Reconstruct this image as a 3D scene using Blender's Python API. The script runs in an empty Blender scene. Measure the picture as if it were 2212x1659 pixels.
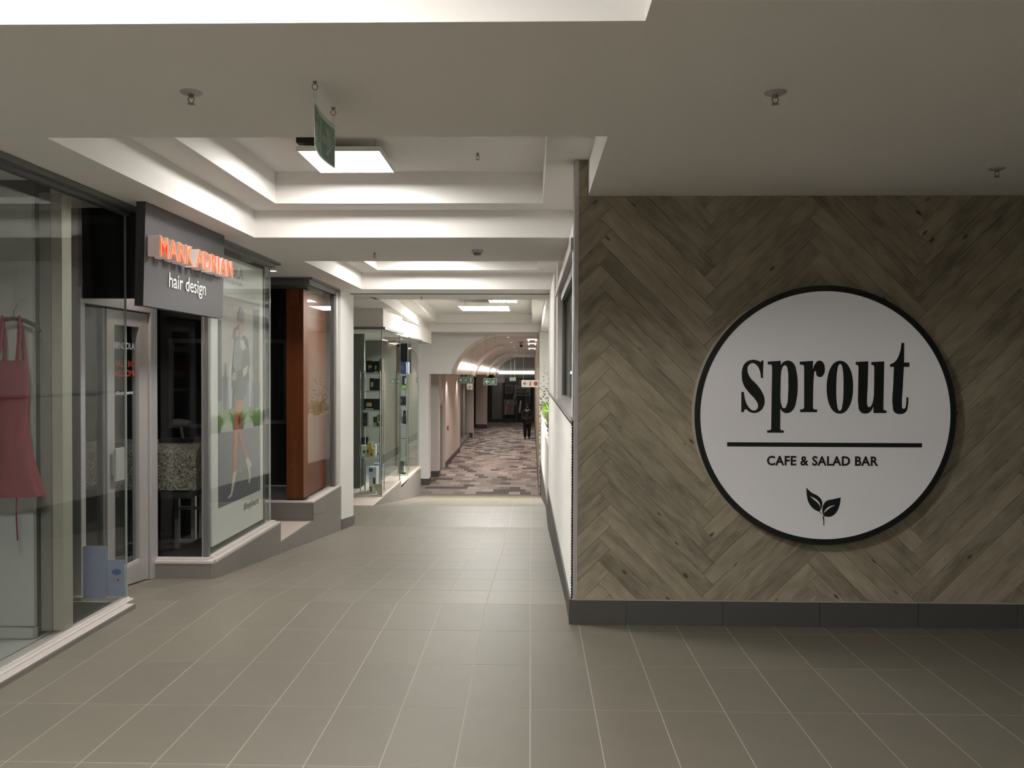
import bpy, bmesh, math, random
from mathutils import Vector, Matrix
random.seed(7)
PI = math.pi
sc = bpy.context.scene
COL = sc.collection

# ------------------------------------------------------------------ camera, world, exposure
H = 1.575
F = 1830.0
cam_d = bpy.data.cameras.new('camera'); cam = bpy.data.objects.new('camera', cam_d); COL.objects.link(cam)
cam_d.sensor_fit = 'HORIZONTAL'; cam_d.sensor_width = 36.0; cam_d.lens = F/2212*36
cam_d.clip_start = 0.05; cam_d.clip_end = 200
cam.matrix_world = Matrix.Translation((0, 0, H)) @ Matrix.Rotation(0.0229, 4, 'Z') @ Matrix.Rotation(PI/2-0.0160, 4, 'X') @ Matrix.Rotation(0.0035, 4, 'Z')
sc.camera = cam
w = bpy.data.worlds.new('world'); sc.world = w; w.use_nodes = True
w.node_tree.nodes['Background'].inputs[0].default_value = (0.6, 0.62, 0.65, 1)
w.node_tree.nodes['Background'].inputs[1].default_value = 0.02
sc.view_settings.view_transform = 'Standard'
sc.view_settings.look = 'None'
sc.view_settings.gamma = 1.0
sc.view_settings.use_curve_mapping = False
sc.view_settings.exposure = 0.18
sc.cycles.use_denoising = True
sc.cycles.max_bounces = 10
sc.cycles.diffuse_bounces = 5
sc.cycles.glossy_bounces = 4
sc.cycles.transparent_max_bounces = 24
sc.cycles.sample_clamp_indirect = 6.0
PANEL = 124.0      # radiance of the ceiling light panels

# ------------------------------------------------------------------ materials
def mat(name, col, rough=0.6, metal=0.0, ns=0, na=0.0, bump=0.0, spec=0.5, var=0.0, emit=None, es=0.0):
    m = bpy.data.materials.new(name); m.use_nodes = True
    nt = m.node_tree; b = nt.nodes['Principled BSDF']
    b.inputs['Base Color'].default_value = (*col, 1); b.inputs['Roughness'].default_value = rough
    b.inputs['Metallic'].default_value = metal; b.inputs['Specular IOR Level'].default_value = spec
    if emit:
        b.inputs['Emission Color'].default_value = (*emit, 1); b.inputs['Emission Strength'].default_value = es
    fac = None
    if ns:
        tc = nt.nodes.new('ShaderNodeTexCoord')
        n = nt.nodes.new('ShaderNodeTexNoise'); n.inputs['Scale'].default_value = ns; n.inputs['Detail'].default_value = 4
        nt.links.new(tc.outputs['Object'], n.inputs['Vector'])
        fac = n.outputs['Fac']
        if bump:
            bp = nt.nodes.new('ShaderNodeBump'); bp.inputs['Strength'].default_value = bump; bp.inputs['Distance'].default_value = 0.01
            nt.links.new(fac, bp.inputs['Height']); nt.links.new(bp.outputs['Normal'], b.inputs['Normal'])
    if na or var:
        hsv = nt.nodes.new('ShaderNodeHueSaturation'); hsv.inputs['Color'].default_value = (*col, 1)
        ma = nt.nodes.new('ShaderNodeMath'); ma.operation = 'MULTIPLY_ADD'; ma.inputs[1].default_value = na*2; ma.inputs[2].default_value = 1-na
        if fac: nt.links.new(fac, ma.inputs[0])
        else: ma.inputs[0].default_value = 0.5
        out = ma.outputs[0]
        if var:
            oi = nt.nodes.new('ShaderNodeObjectInfo')
            mb = nt.nodes.new('ShaderNodeMath'); mb.operation = 'MULTIPLY_ADD'; mb.inputs[1].default_value = var*2; mb.inputs[2].default_value = -var
            nt.links.new(oi.outputs['Random'], mb.inputs[0])
            mc = nt.nodes.new('ShaderNodeMath'); mc.operation = 'ADD'
            nt.links.new(out, mc.inputs[0]); nt.links.new(mb.outputs[0], mc.inputs[1]); out = mc.outputs[0]
        nt.links.new(out, hsv.inputs['Value']); nt.links.new(hsv.outputs['Color'], b.inputs['Base Color'])
    return m

def glass_mat(name, tint=(0.80, 0.86, 0.83), refl=0.10, rc=(0.9, 0.93, 0.92), gr=0.5):
    m = bpy.data.materials.new(name); m.use_nodes = True; nt = m.node_tree
    for n in list(nt.nodes):
        if n.type == 'BSDF_PRINCIPLED': nt.nodes.remove(n)
    out = nt.nodes['Material Output']
    t = nt.nodes.new('ShaderNodeBsdfTransparent'); t.inputs[0].default_value = (tint[0]**0.5, tint[1]**0.5, tint[2]**0.5, 1)
    g = nt.nodes.new('ShaderNodeBsdfGlossy'); g.inputs['Roughness'].default_value = 0.0; g.inputs['Color'].default_value = (*rc, 1)
    lw = nt.nodes.new('ShaderNodeLayerWeight'); lw.inputs['Blend'].default_value = 0.5
    pw = nt.nodes.new('ShaderNodeMath'); pw.operation = 'POWER'; pw.inputs[1].default_value = 4.0
    nt.links.new(lw.outputs['Facing'], pw.inputs[0])
    ma = nt.nodes.new('ShaderNodeMath'); ma.operation = 'MULTIPLY_ADD'; ma.inputs[1].default_value = gr; ma.inputs[2].default_value = refl*0.5; ma.use_clamp = True
    nt.links.new(pw.outputs[0], ma.inputs[0])
    mx = nt.nodes.new('ShaderNodeMixShader')
    nt.links.new(ma.outputs[0], mx.inputs[0]); nt.links.new(t.outputs[0], mx.inputs[1]); nt.links.new(g.outputs[0], mx.inputs[2])
    nt.links.new(mx.outputs[0], out.inputs['Surface'])
    return m

def emis(name, col, s):
    m = bpy.data.materials.new(name); m.use_nodes = True; nt = m.node_tree
    for n in list(nt.nodes):
        if n.type == 'BSDF_PRINCIPLED': nt.nodes.remove(n)
    e = nt.nodes.new('ShaderNodeEmission'); e.inputs[0].default_value = (*col, 1); e.inputs[1].default_value = s
    nt.links.new(e.outputs[0], nt.nodes['Material Output'].inputs['Surface'])
    return m

M = {}
M['white'] = mat('white_plaster', (0.84, 0.83, 0.80), 0.75, ns=3, na=0.02, spec=0.2)
M['ceil'] = mat('ceiling_paint', (0.87, 0.85, 0.82), 0.8, ns=2, na=0.02, spec=0.2)
M['tile'] = mat('porcelain_floor_tile', (0.184, 0.168, 0.136), 0.46, ns=5, na=0.07, bump=0.02, spec=0.22, var=0.035)
M['grout'] = mat('pale_grout', (0.42, 0.385, 0.325), 0.9, ns=60, na=0.05)
M['dark_tile'] = mat('charcoal_skirting_tile', (0.085, 0.082, 0.078), 0.5, ns=8, na=0.06, spec=0.3, var=0.03)
M['plinth_tile'] = mat('grey_plinth_tile', (0.20, 0.185, 0.17), 0.5, ns=6, na=0.06, spec=0.3, var=0.04)
M['ledge'] = mat('pale_ledge_tile', (0.48, 0.41, 0.36), 0.6, ns=6, na=0.05)
M['alu'] = mat('satin_aluminium', (0.52, 0.50, 0.50), 0.42, metal=0.35, spec=0.5, ns=2, na=0.02)
M['alu_dark'] = mat('dull_dark_aluminium', (0.17, 0.17, 0.17), 0.45, metal=0.4, ns=2, na=0.03)
M['sill'] = mat('pale_anodised_sill', (0.62, 0.57, 0.54), 0.5, metal=0.2, ns=4, na=0.03)
M['black'] = mat('matt_black', (0.012, 0.012, 0.012), 0.7, ns=4, na=0.05)
M['dark'] = mat('near_black_wall', (0.02, 0.021, 0.021), 0.6, ns=3, na=0.05)
M['darkgrey'] = mat('dark_grey', (0.06, 0.06, 0.062), 0.6, ns=3, na=0.05)
M['midgrey'] = mat('mid_grey', (0.20, 0.20, 0.20), 0.6, ns=3, na=0.04)
M['charcoal'] = mat('charcoal_sign_board', (0.062, 0.060, 0.064), 0.5, ns=2, na=0.03)
M['glass'] = glass_mat('shop_glass', (0.84, 0.86, 0.85), refl=0.05)
M['glass2'] = glass_mat('poster_glass', (0.88, 0.91, 0.89), 0.07, gr=0.3)
M['glass3'] = glass_mat('shelf_glass', (0.85, 0.93, 0.9), 0.12)
M['glass_edge'] = mat('glass_edge', (0.45, 0.52, 0.48), 0.2, ns=5, na=0.02)
M['chrome'] = mat('chrome', (0.7, 0.72, 0.72), 0.15, metal=1.0, ns=5, na=0.02)
M['panel'] = emis('led_panel', (1.0, 0.965, 0.915), PANEL)
M['panel_soft'] = emis('led_panel_warm', (1.0, 0.965, 0.915), PANEL*0.46)
M['panel_strong'] = emis('led_panel_bright', (1.0, 0.965, 0.915), PANEL*0.72)
M['strip'] = emis('cove_light_strip', (1.0, 0.92, 0.82), 5.0)
M['neon'] = emis('neon_outline', (1.0, 0.85, 0.78), 5.0)
M['spotglow'] = emis('downlight_glow', (1.0, 0.93, 0.86), 8.0)
M['orange'] = mat('orange_laminate', (0.22, 0.058, 0.016), 0.4, ns=2, na=0.04)
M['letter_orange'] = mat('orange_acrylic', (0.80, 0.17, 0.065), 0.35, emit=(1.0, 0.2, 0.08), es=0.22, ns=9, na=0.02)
M['letter_side'] = mat('pale_pink_acrylic', (0.72, 0.62, 0.59), 0.4, emit=(1.0, 0.72, 0.66), es=0.12, ns=9, na=0.02)
M['white_print'] = mat('white_vinyl', (0.72, 0.72, 0.70), 0.5, ns=9, na=0.01)
M['grey_print'] = mat('grey_vinyl', (0.22, 0.23, 0.23), 0.5, ns=9, na=0.01)
M['red_print'] = mat('red_vinyl', (0.50, 0.075, 0.05), 0.5, ns=9, na=0.01)
M['sign_face'] = mat('white_acrylic_sign', (0.74, 0.73, 0.75), 0.35, spec=0.4, ns=1.5, na=0.02, emit=(1.0, 0.97, 0.98), es=0.06)  # small even emission added to lift the face brightness
M['sign_black'] = mat('black_sign_print', (0.008, 0.010, 0.009), 0.4, ns=9, na=0.02)
M['sign_rim'] = mat('white_sign_rim', (0.66, 0.65, 0.60), 0.4, ns=9, na=0.01)
M['exit_green'] = mat('exit_green', (0.03, 0.16, 0.09), 0.5, ns=9, na=0.03)
M['exit_green_pale'] = mat('faded_exit_green', (0.34, 0.44, 0.40), 0.5, ns=9, na=0.03)
M['exit_white'] = mat('exit_white', (0.66, 0.70, 0.62), 0.5, ns=9, na=0.02)
M['exit_pale'] = mat('exit_sign_sheet', (0.92, 0.95, 0.92), 0.5, ns=9, na=0.02)
for k_ in ('exit_pale', 'exit_green_pale'):
    m_ = M[k_]; nt_ = m_.node_tree; b_ = nt_.nodes['Principled BSDF']; tr = nt_.nodes.new('ShaderNodeBsdfTranslucent'); mx_ = nt_.nodes.new('ShaderNodeMixShader'); mx_.inputs[0].default_value = 0.70
    tr.inputs[0].default_value = (0.92, 0.96, 0.92, 1) if k_ == 'exit_pale' else (0.66, 0.78, 0.72, 1)
    nt_.links.new(b_.outputs[0], mx_.inputs[1]); nt_.links.new(tr.outputs[0], mx_.inputs[2]); nt_.links.new(mx_.outputs[0], nt_.nodes['Material Output'].inputs['Surface'])
M['fire_red'] = mat('fire_sign_red', (0.45, 0.03, 0.03), 0.5, ns=9, na=0.03)
M['sprk'] = mat('sprinkler_metal', (0.26, 0.25, 0.22), 0.4, metal=0.5, ns=9, na=0.04)
M['brass'] = mat('hook_wire', (0.33, 0.22, 0.17), 0.4, metal=0.6, ns=9, na=0.04)
M['dress'] = mat('crimson_fabric', (0.17, 0.012, 0.028), 0.8, ns=30, na=0.12, bump=0.2)
M['foil'] = mat('crumpled_silver_foil', (0.55, 0.56, 0.55), 0.25, metal=0.8, ns=30, na=0.2, bump=1.0)
M['granite'] = mat('speckled_granite', (0.28, 0.26, 0.22), 0.5, ns=75, na=2.4)
M['wallgrey'] = mat('grey_partition', (0.20, 0.205, 0.18), 0.7, ns=3, na=0.03)
M['display_white'] = mat('white_display_board', (0.42, 0.44, 0.42), 0.7, ns=3, na=0.02)
M['beige'] = mat('beige_partition', (0.36, 0.35, 0.29), 0.7, ns=3, na=0.03)
M['tan'] = mat('tan_wall', (0.46, 0.39, 0.30), 0.7, ns=3, na=0.05)
M['pinkwall'] = mat('warm_white_wall', (0.62, 0.56, 0.54), 0.75, ns=3, na=0.03)
M['vault'] = mat('vault_plaster', (0.50, 0.45, 0.42), 0.55, ns=2, na=0.08)
M['grass'] = mat('planter_grass', (0.15, 0.24, 0.045), 0.6, ns=20, na=0.35, var=0.1)
M['leafdark'] = mat('dark_leaf', (0.05, 0.10, 0.03), 0.6, ns=20, na=0.3)
M['skin_dark'] = mat('brown_skin', (0.03, 0.016, 0.011), 0.5, ns=9, na=0.05)
M['sweater'] = mat('dark_grey_jersey', (0.016, 0.016, 0.018), 0.9, ns=30, na=0.1)
M['trousers'] = mat('black_trousers', (0.008, 0.008, 0.010), 0.8, ns=30, na=0.1)
M['hair'] = mat('black_hair', (0.006, 0.006, 0.006), 0.8, ns=30, na=0.1)
M['navy'] = mat('navy_card', (0.015, 0.025, 0.08), 0.5, ns=9, na=0.1)
M['blue'] = mat('blue_card', (0.03, 0.13, 0.42), 0.5, ns=9, na=0.05)
M['paleblue'] = mat('pale_blue_card', (0.35, 0.42, 0.62), 0.5, ns=9, na=0.1)
M['yellow'] = mat('yellow_card', (0.55, 0.50, 0.14), 0.5, ns=20, na=0.2)
M['gold'] = mat('gold_card', (0.52, 0.36, 0.11), 0.5, ns=20, na=0.2)
M['lime'] = mat('lime_card', (0.22, 0.42, 0.06), 0.5, ns=20, na=0.1)
M['boxwhite'] = mat('white_card', (0.62, 0.63, 0.64), 0.5, ns=20, na=0.05)
M['tagorange'] = mat('orange_price_tag', (0.42, 0.10, 0.03), 0.6, ns=9, na=0.05)
M['yboard'] = mat('pale_yellow_board', (0.55, 0.54, 0.30), 0.6, ns=9, na=0.05)
M['mat_black'] = mat('black_floor_mat', (0.02, 0.02, 0.02), 0.9, ns=80, na=0.3)

def plank_material():
    m = bpy.data.materials.new('weathered_oak_plank'); m.use_nodes = True; nt = m.node_tree; N = nt.nodes; L = nt.links
    b = N['Principled BSDF']; b.inputs['Roughness'].default_value = 0.55; b.inputs['Specular IOR Level'].default_value = 0.3
    uv = N.new('ShaderNodeUVMap'); oi = N.new('ShaderNodeObjectInfo')
    off = N.new('ShaderNodeVectorMath'); off.operation = 'ADD'
    mul = N.new('ShaderNodeMath'); mul.operation = 'MULTIPLY'; mul.inputs[1].default_value = 57.0
    L.new(oi.outputs['Random'], mul.inputs[0]); cb = N.new('ShaderNodeCombineXYZ')
    for i in range(3): L.new(mul.outputs[0], cb.inputs[i])
    L.new(uv.outputs[0], off.inputs[0]); L.new(cb.outputs[0], off.inputs[1])
    def nz(sx, sy, scale, det, rough=0.5, dist=0.0):
        mp = N.new('ShaderNodeMapping'); mp.inputs['Scale'].default_value = (sx, sy, 1)
        L.new(off.outputs[0], mp.inputs['Vector'])
        n = N.new('ShaderNodeTexNoise'); n.inputs['Scale'].default_value = scale; n.inputs['Detail'].default_value = det
        n.inputs['Roughness'].default_value = rough; n.inputs['Distortion'].default_value = dist
        L.new(mp.outputs[0], n.inputs['Vector']); return n.outputs['Fac']
    grain = nz(1.2, 26, 6, 5, 0.65, 0.6); cloud = nz(3, 9, 1.6, 3, 0.5, 0.4); fine = nz(4, 120, 5, 2)
    ramp = N.new('ShaderNodeValToRGB'); cr = ramp.color_ramp
    cr.elements[0].position = 0.28; cr.elements[0].color = (0.14, 0.118, 0.086, 1)
    cr.elements[1].position = 0.75; cr.elements[1].color = (0.46, 0.405, 0.30, 1)
    e = cr.elements.new(0.5); e.color = (0.315, 0.275, 0.203, 1)
    s1 = N.new('ShaderNodeMath'); s1.operation = 'MULTIPLY_ADD'; s1.inputs[1].default_value = 0.40
    s2 = N.new('ShaderNodeMath'); s2.operation = 'MULTIPLY_ADD'; s2.inputs[1].default_value = 0.50
    s3 = N.new('ShaderNodeMath'); s3.operation = 'MULTIPLY_ADD'; s3.inputs[1].default_value = 0.16; s3.inputs[2].default_value = -0.08
    s4 = N.new('ShaderNodeMath'); s4.operation = 'MULTIPLY_ADD'; s4.inputs[1].default_value = 0.10
    L.new(oi.outputs['Random'], s3.inputs[0]); L.new(fine, s4.inputs[0]); L.new(s3.outputs[0], s4.inputs[2])
    L.new(cloud, s2.inputs[0]); L.new(s4.outputs[0], s2.inputs[2])
    L.new(grain, s1.inputs[0]); L.new(s2.outputs[0], s1.inputs[2]); L.new(s1.outputs[0], ramp.inputs[0])
    # knots
    vmp = N.new('ShaderNodeMapping'); vmp.inputs['Scale'].default_value = (2.2, 5.0, 1); L.new(off.outputs[0], vmp.inputs['Vector'])
    vo = N.new('ShaderNodeTexVoronoi'); vo.inputs['Scale'].default_value = 1.7; L.new(vmp.outputs[0], vo.inputs['Vector'])
    kr = N.new('ShaderNodeValToRGB'); kr.color_ramp.elements[0].position = 0.045; kr.color_ramp.elements[0].color = (0.12, 0.10, 0.08, 1)
    kr.color_ramp.elements[1].position = 0.11; kr.color_ramp.elements[1].color = (1, 1, 1, 1)
    L.new(vo.outputs['Distance'], kr.inputs[0])
    mx = N.new('ShaderNodeMix'); mx.data_type = 'RGBA'; mx.blend_type = 'MULTIPLY'; mx.inputs[0].default_value = 0.85
    L.new(ramp.outputs[0], mx.inputs[6]); L.new(kr.outputs[0], mx.inputs[7]); L.new(mx.outputs[2], b.inputs['Base Color'])
    bp = N.new('ShaderNodeBump'); bp.inputs['Strength'].default_value = 0.12; bp.inputs['Distance'].default_value = 0.004
    L.new(grain, bp.inputs['Height']); L.new(bp.outputs[0], b.inputs['Normal'])
    return m
M['plank'] = plank_material()

def carpet_material():
    m = bpy.data.materials.new('patchwork_carpet'); m.use_nodes = True; nt = m.node_tree; N = nt.nodes; L = nt.links
    b = N['Principled BSDF']; b.inputs['Roughness'].default_value = 0.45; b.inputs['Specular IOR Level'].default_value = 0.35
    tc = N.new('ShaderNodeTexCoord')
    br = N.new('ShaderNodeTexBrick'); br.offset = 0.5; br.inputs['Color1'].default_value = (0, 0, 0, 1); br.inputs['Color2'].default_value = (1, 1, 1, 1)
    br.inputs['Mortar Size'].default_value = 0.0; br.inputs['Scale'].default_value = 1.0
    br.inputs['Brick Width'].default_value = 0.31; br.inputs['Row Height'].default_value = 0.5; br.inputs['Bias'].default_value = 0.0
    L.new(tc.outputs['Object'], br.inputs['Vector'])
    r = N.new('ShaderNodeValToRGB'); c = r.color_ramp; c.interpolation = 'CONSTANT'
    c.elements[0].position = 0.0; c.elements[0].color = (0.10, 0.088, 0.088, 1)
    c.elements[1].position = 0.16; c.elements[1].color = (0.22, 0.19, 0.175, 1)
    for p, col in ((0.34, (0.33, 0.29, 0.26)), (0.56, (0.40, 0.345, 0.32)), (0.78, (0.30, 0.26, 0.245)), (0.9, (0.50, 0.44, 0.42))):
        e = c.elements.new(p); e.color = (*col, 1)
    L.new(br.outputs['Color'], r.inputs[0]); L.new(r.outputs[0], b.inputs['Base Color'])
    return m
M['carpet'] = carpet_material()

def dot_material():
    m = bpy.data.materials.new('white_film_with_dots'); m.use_nodes = True; nt = m.node_tree; N = nt.nodes; L = nt.links
    b = N['Principled BSDF']; b.inputs['Roughness'].default_value = 0.6
    tc = N.new('ShaderNodeTexCoord'); vo = N.new('ShaderNodeTexVoronoi'); vo.inputs['Scale'].default_value = 15
    L.new(tc.outputs['Object'], vo.inputs['Vector'])
    sp = N.new('ShaderNodeSeparateXYZ'); L.new(tc.outputs['Object'], sp.inputs[0])
    mr = N.new('ShaderNodeMapRange'); mr.inputs['From Min'].default_value = 4.1; mr.inputs['From Max'].default_value = 2.2
    mr.inputs['To Min'].default_value = 0.0; mr.inputs['To Max'].default_value = 0.55
    L.new(sp.outputs['Z'], mr.inputs['Value'])
    lt = N.new('ShaderNodeMath'); lt.operation = 'LESS_THAN'; L.new(vo.outputs['Distance'], lt.inputs[0]); L.new(mr.outputs[0], lt.inputs[1])
    mx = N.new('ShaderNodeMix'); mx.data_type = 'RGBA'; mx.inputs[6].default_value = (0.62, 0.61, 0.57, 1); mx.inputs[7].default_value = (0.14, 0.12, 0.09, 1)
    L.new(lt.outputs[0], mx.inputs[0]); L.new(mx.outputs[2], b.inputs['Base Color'])
    return m
M['dots'] = dot_material()

# ------------------------------------------------------------------ object helpers
WL = {}   # world location of every object made here
def tag(o, label=None, cat=None, group=None, kind=None):
    if label: o['label'] = label
    if cat: o['category'] = cat
    if group: o['group'] = group
    if kind: o['kind'] = kind
    return o
def empty(name, loc, label=None, cat=None, group=None, kind=None, parent=None):
    o = bpy.data.objects.new(name, None); COL.objects.link(o)
    loc = Vector(loc)
    if parent: o.parent = parent; o.location = loc - WL[parent]
    else: o.location = loc
    o.empty_display_size = 0.1
    WL[o] = loc
    return tag(o, label, cat, group, kind)

class MB:
    def __init__(s): s.v = []; s.f = []; s.uv = None
    def add(s, vs, fs):
        n = len(s.v); s.v += [tuple(p) for p in vs]; s.f += [tuple(i+n for i in f) for f in fs]; return s
    def box(s, x0, x1, y0, y1, z0, z1):
        x0, x1 = sorted((x0, x1)); y0, y1 = sorted((y0, y1)); z0, z1 = sorted((z0, z1))
        return s.add([(x0,y0,z0),(x1,y0,z0),(x1,y1,z0),(x0,y1,z0),(x0,y0,z1),(x1,y0,z1),(x1,y1,z1),(x0,y1,z1)],
                     [(0,3,2,1),(4,5,6,7),(0,1,5,4),(1,2,6,5),(2,3,7,6),(3,0,4,7)])
    def prism(s, pts, a, b, axis='z'):
        """polygon pts extruded from a to b; axis z: pts are (x,y); y: (x,z); x: (y,z)"""
        def P(p, t):
            return {'z': (p[0], p[1], t), 'y': (p[0], t, p[1]), 'x': (t, p[0], p[1])}[axis]
        n = len(pts); vs = [P(p, a) for p in pts] + [P(p, b) for p in pts]
        fs = [tuple(range(n))[::-1], tuple(range(n, 2*n))] + [(i, (i+1) % n, n+(i+1) % n, n+i) for i in range(n)]
        return s.add(vs, fs)
    def tube(s, path, r, n=8, caps=True):
        path = [Vector(p) for p in path]; rs = r if isinstance(r, (list, tuple)) else [r]*len(path)
        vs = []; fs = []; up = None
        for i, p in enumerate(path):
            d = (path[min(i+1, len(path)-1)] - path[max(i-1, 0)]).normalized()
            if up is None: up = d.orthogonal().normalized()
            up = (up - d*up.dot(d)).normalized(); sd = d.cross(up)
            for k in range(n):
                a = 2*PI*k/n; vs.append(p + (up*math.cos(a) + sd*math.sin(a))*rs[i])
        for i in range(len(path)-1):
            for k in range(n):
                fs.append((i*n+k, i*n+(k+1) % n, (i+1)*n+(k+1) % n, (i+1)*n+k))
        if caps: fs += [tuple(range(n))[::-1], tuple(range((len(path)-1)*n, len(path)*n))]
        return s.add(vs, fs)
    def lathe(s, c, prof, n=20, axis='z'):
        """prof: list of (r, t) along the axis from c"""
        vs = []; fs = []
        for (r, t) in prof:
            for k in range(n):
                a = 2*PI*k/n; u, v_ = r*math.cos(a), r*math.sin(a)
                o = {'z': (u, v_, t), 'y': (u, t, v_), 'x': (t, u, v_)}[axis]
                vs.append((c[0]+o[0], c[1]+o[1], c[2]+o[2]))
        for i in range(len(prof)-1):
            for k in range(n): fs.append((i*n+k, i*n+(k+1) % n, (i+1)*n+(k+1) % n, (i+1)*n+k))
        fs += [tuple(range(n))[::-1], tuple(range((len(prof)-1)*n, len(prof)*n))]
        return s.add(vs, fs)
    def build(s, name, m, parent=None, bevel=0, smooth=False, tags=None, loc=None, mats=None, fm=None):
        vs = [Vector(p) for p in s.v]
        if loc is None:
            lo = [min(p[i] for p in vs) for i in range(3)]; hi = [max(p[i] for p in vs) for i in range(3)]
            loc = Vector(((lo[0]+hi[0])/2, (lo[1]+hi[1])/2, lo[2]))
        loc = Vector(loc)
        me = bpy.data.meshes.new(name); me.from_pydata([p-loc for p in vs], [], s.f)
        if mats:
            for mm in mats: me.materials.append(mm)
            for i, p in enumerate(me.polygons): p.material_index = fm[i]
        else: me.materials.append(m)
        bm = bmesh.new(); bm.from_mesh(me); bmesh.ops.recalc_face_normals(bm, faces=bm.faces)
        if bevel: bmesh.ops.bevel(bm, geom=list(bm.edges), offset=bevel, segments=1, affect='EDGES', clamp_overlap=True)
        bm.to_mesh(me); bm.free()
        if smooth:
            for p in me.polygons: p.use_smooth = True
            me.set_sharp_from_angle(angle=0.7)
        o = bpy.data.objects.new(name, me); COL.objects.link(o)
        if parent: o.parent = parent; o.location = loc - WL[parent]
        else: o.location = loc
        WL[o] = loc
        if tags: tag(o, **tags)
        return o

def struct(name, mb, m, parent=None, **kw):
    o = mb.build(name, m, parent, **kw)
    if not parent: o['kind'] = 'structure'
    return o
def copy_tree(o, loc=None, parent=None, **tags):
    c = o.copy(); COL.objects.link(c); c.parent = parent
    if loc is not None: c.location = loc
    WL[c] = Vector(loc) if loc is not None else Vector((0, 0, 0))
    for ch in list(o.children): copy_tree(ch, None, c)
    tag(c, **tags)
    return c

def eval_mesh(ob):
    COL.objects.link(ob); dg = bpy.context.evaluated_depsgraph_get()
    me = bpy.data.meshes.new_from_object(ob.evaluated_get(dg)); COL.objects.unlink(ob); return me
def flat_text(body, bold=0.0, extrude=0.5, space=1.0):
    cu = bpy.data.curves.new('t', 'FONT'); cu.body = body; cu.size = 1; cu.offset = bold; cu.extrude = extrude; cu.resolution_u = 3
    cu.space_character = space
    ob = bpy.data.objects.new('t', cu); me = eval_mesh(ob)
    v = [tuple(p.co) for p in me.vertices]; f = [tuple(p.vertices) for p in me.polygons]
    bpy.data.objects.remove(ob); bpy.data.meshes.remove(me)
    return v, f
def place(v, origin, U, V, N, w, h, d):
    """fit vertices: bbox -> w x h x d, at origin (lower left corner, on the surface)"""
    O = Vector(origin); U = Vector(U); V = Vector(V); N = Vector(N)
    lo = [min(p[i] for p in v) for i in range(3)]; hi = [max(p[i] for p in v) for i in range(3)]
    return [O + U*((p[0]-lo[0])/(hi[0]-lo[0])*w) + V*((p[1]-lo[1])/(hi[1]-lo[1])*h) + N*((p[2]-lo[2])/max(hi[2]-lo[2], 1e-6)*d) for p in v]
def text(name, body, origin, U, V, N, w, h, d, m, parent, bold=0.0, space=1.0, **kw):
    v, f = flat_text(body, bold, space=space); mb = MB(); mb.add(place(v, origin, U, V, N, w, h, d), f)
    return mb.build(name, m, parent, **kw)
def outline(splines, extrude=0.5):
    """splines: list of closed point lists [(x,y,'c'|'s')]; returns verts/faces of the filled 2D shape"""
    cu = bpy.data.curves.new('o', 'CURVE'); cu.dimensions = '2D'; cu.fill_mode = 'BOTH'; cu.extrude = extrude; cu.resolution_u = 6
    for pts in splines:
        sp = cu.splines.new('BEZIER'); sp.bezier_points.add(len(pts)-1); sp.use_cyclic_u = True
        for bp, p in zip(sp.bezier_points, pts):
            bp.co = (p[0], p[1], 0); t = 'VECTOR' if p[2] == 'c' else 'AUTO'
            bp.handle_left_type = t; bp.handle_right_type = t
    ob = bpy.data.objects.new('o', cu); me = eval_mesh(ob)
    v = [tuple(p.co) for p in me.vertices]; f = [tuple(p.vertices) for p in me.polygons]
    bpy.data.objects.remove(ob); bpy.data.meshes.remove(me)
    return v, f

def split_islands(v, f):
    par = list(range(len(v)))
    def fd(a):
        while par[a] != a: par[a] = par[par[a]]; a = par[a]
        return a
    for q in f:
        for a in q[1:]: par[fd(a)] = fd(q[0])
    gr = {}
    for q in f: gr.setdefault(fd(q[0]), []).append(q)
    out = []
    for qs in gr.values():
        ids = sorted({a for q in qs for a in q}); mp = {a: i for i, a in enumerate(ids)}
        out.append(([v[a] for a in ids], [tuple(mp[a] for a in q) for q in qs]))
    return sorted(out, key=lambda t: min(p[0] for p in t[0]))
def weld(v, f):
    mp = {}; nv = []; ix = []
    for p in v:
        k = (round(p[0], 5), round(p[1], 5), round(p[2], 5))
        if k not in mp: mp[k] = len(nv); nv.append(p)
        ix.append(mp[k])
    return nv, [tuple(dict.fromkeys(ix[a] for a in q)) for q in f if len(set(ix[a] for a in q)) > 2]
def clip(poly, x0, x1, y0, y1):
    def cut(pts, ax, val, keep_less):
        out = []
        for i in range(len(pts)):
            a, b = pts[i], pts[(i+1) % len(pts)]
            ina = (a[ax] <= val) if keep_less else (a[ax] >= val); inb = (b[ax] <= val) if keep_less else (b[ax] >= val)
            if ina: out.append(a)
            if ina != inb:
                t = (val-a[ax])/(b[ax]-a[ax]); out.append(tuple(a[k]+t*(b[k]-a[k]) for k in range(2)))
        return out
    for ax, val, kl in ((0, x0, False), (0, x1, True), (1, y0, False), (1, y1, True)):
        if len(poly) < 3: return []
        poly = cut(poly, ax, val, kl)
    return poly
def parea(p): return abs(sum(p[i][0]*p[(i+1) % len(p)][1]-p[(i+1) % len(p)][0]*p[i][1] for i in range(len(p))))/2

# ------------------------------------------------------------------ floor profile (flat, ramp, landing, ramp, carpet)
Y0, Y1, Y2, Y3 = 5.68, 11.97, 13.8, 23.5
ZL, ZC = -0.648, -1.87
def fz(y):
    if y <= Y0: return 0.0
    if y <= Y1: return ZL*(y-Y0)/(Y1-Y0)
    if y <= Y2: return ZL
    if y <= Y3: return ZL + (ZC-ZL)*(y-Y2)/(Y3-Y2)
    return ZC
XL, XR = -2.6, 0.25       # corridor sides

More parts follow.
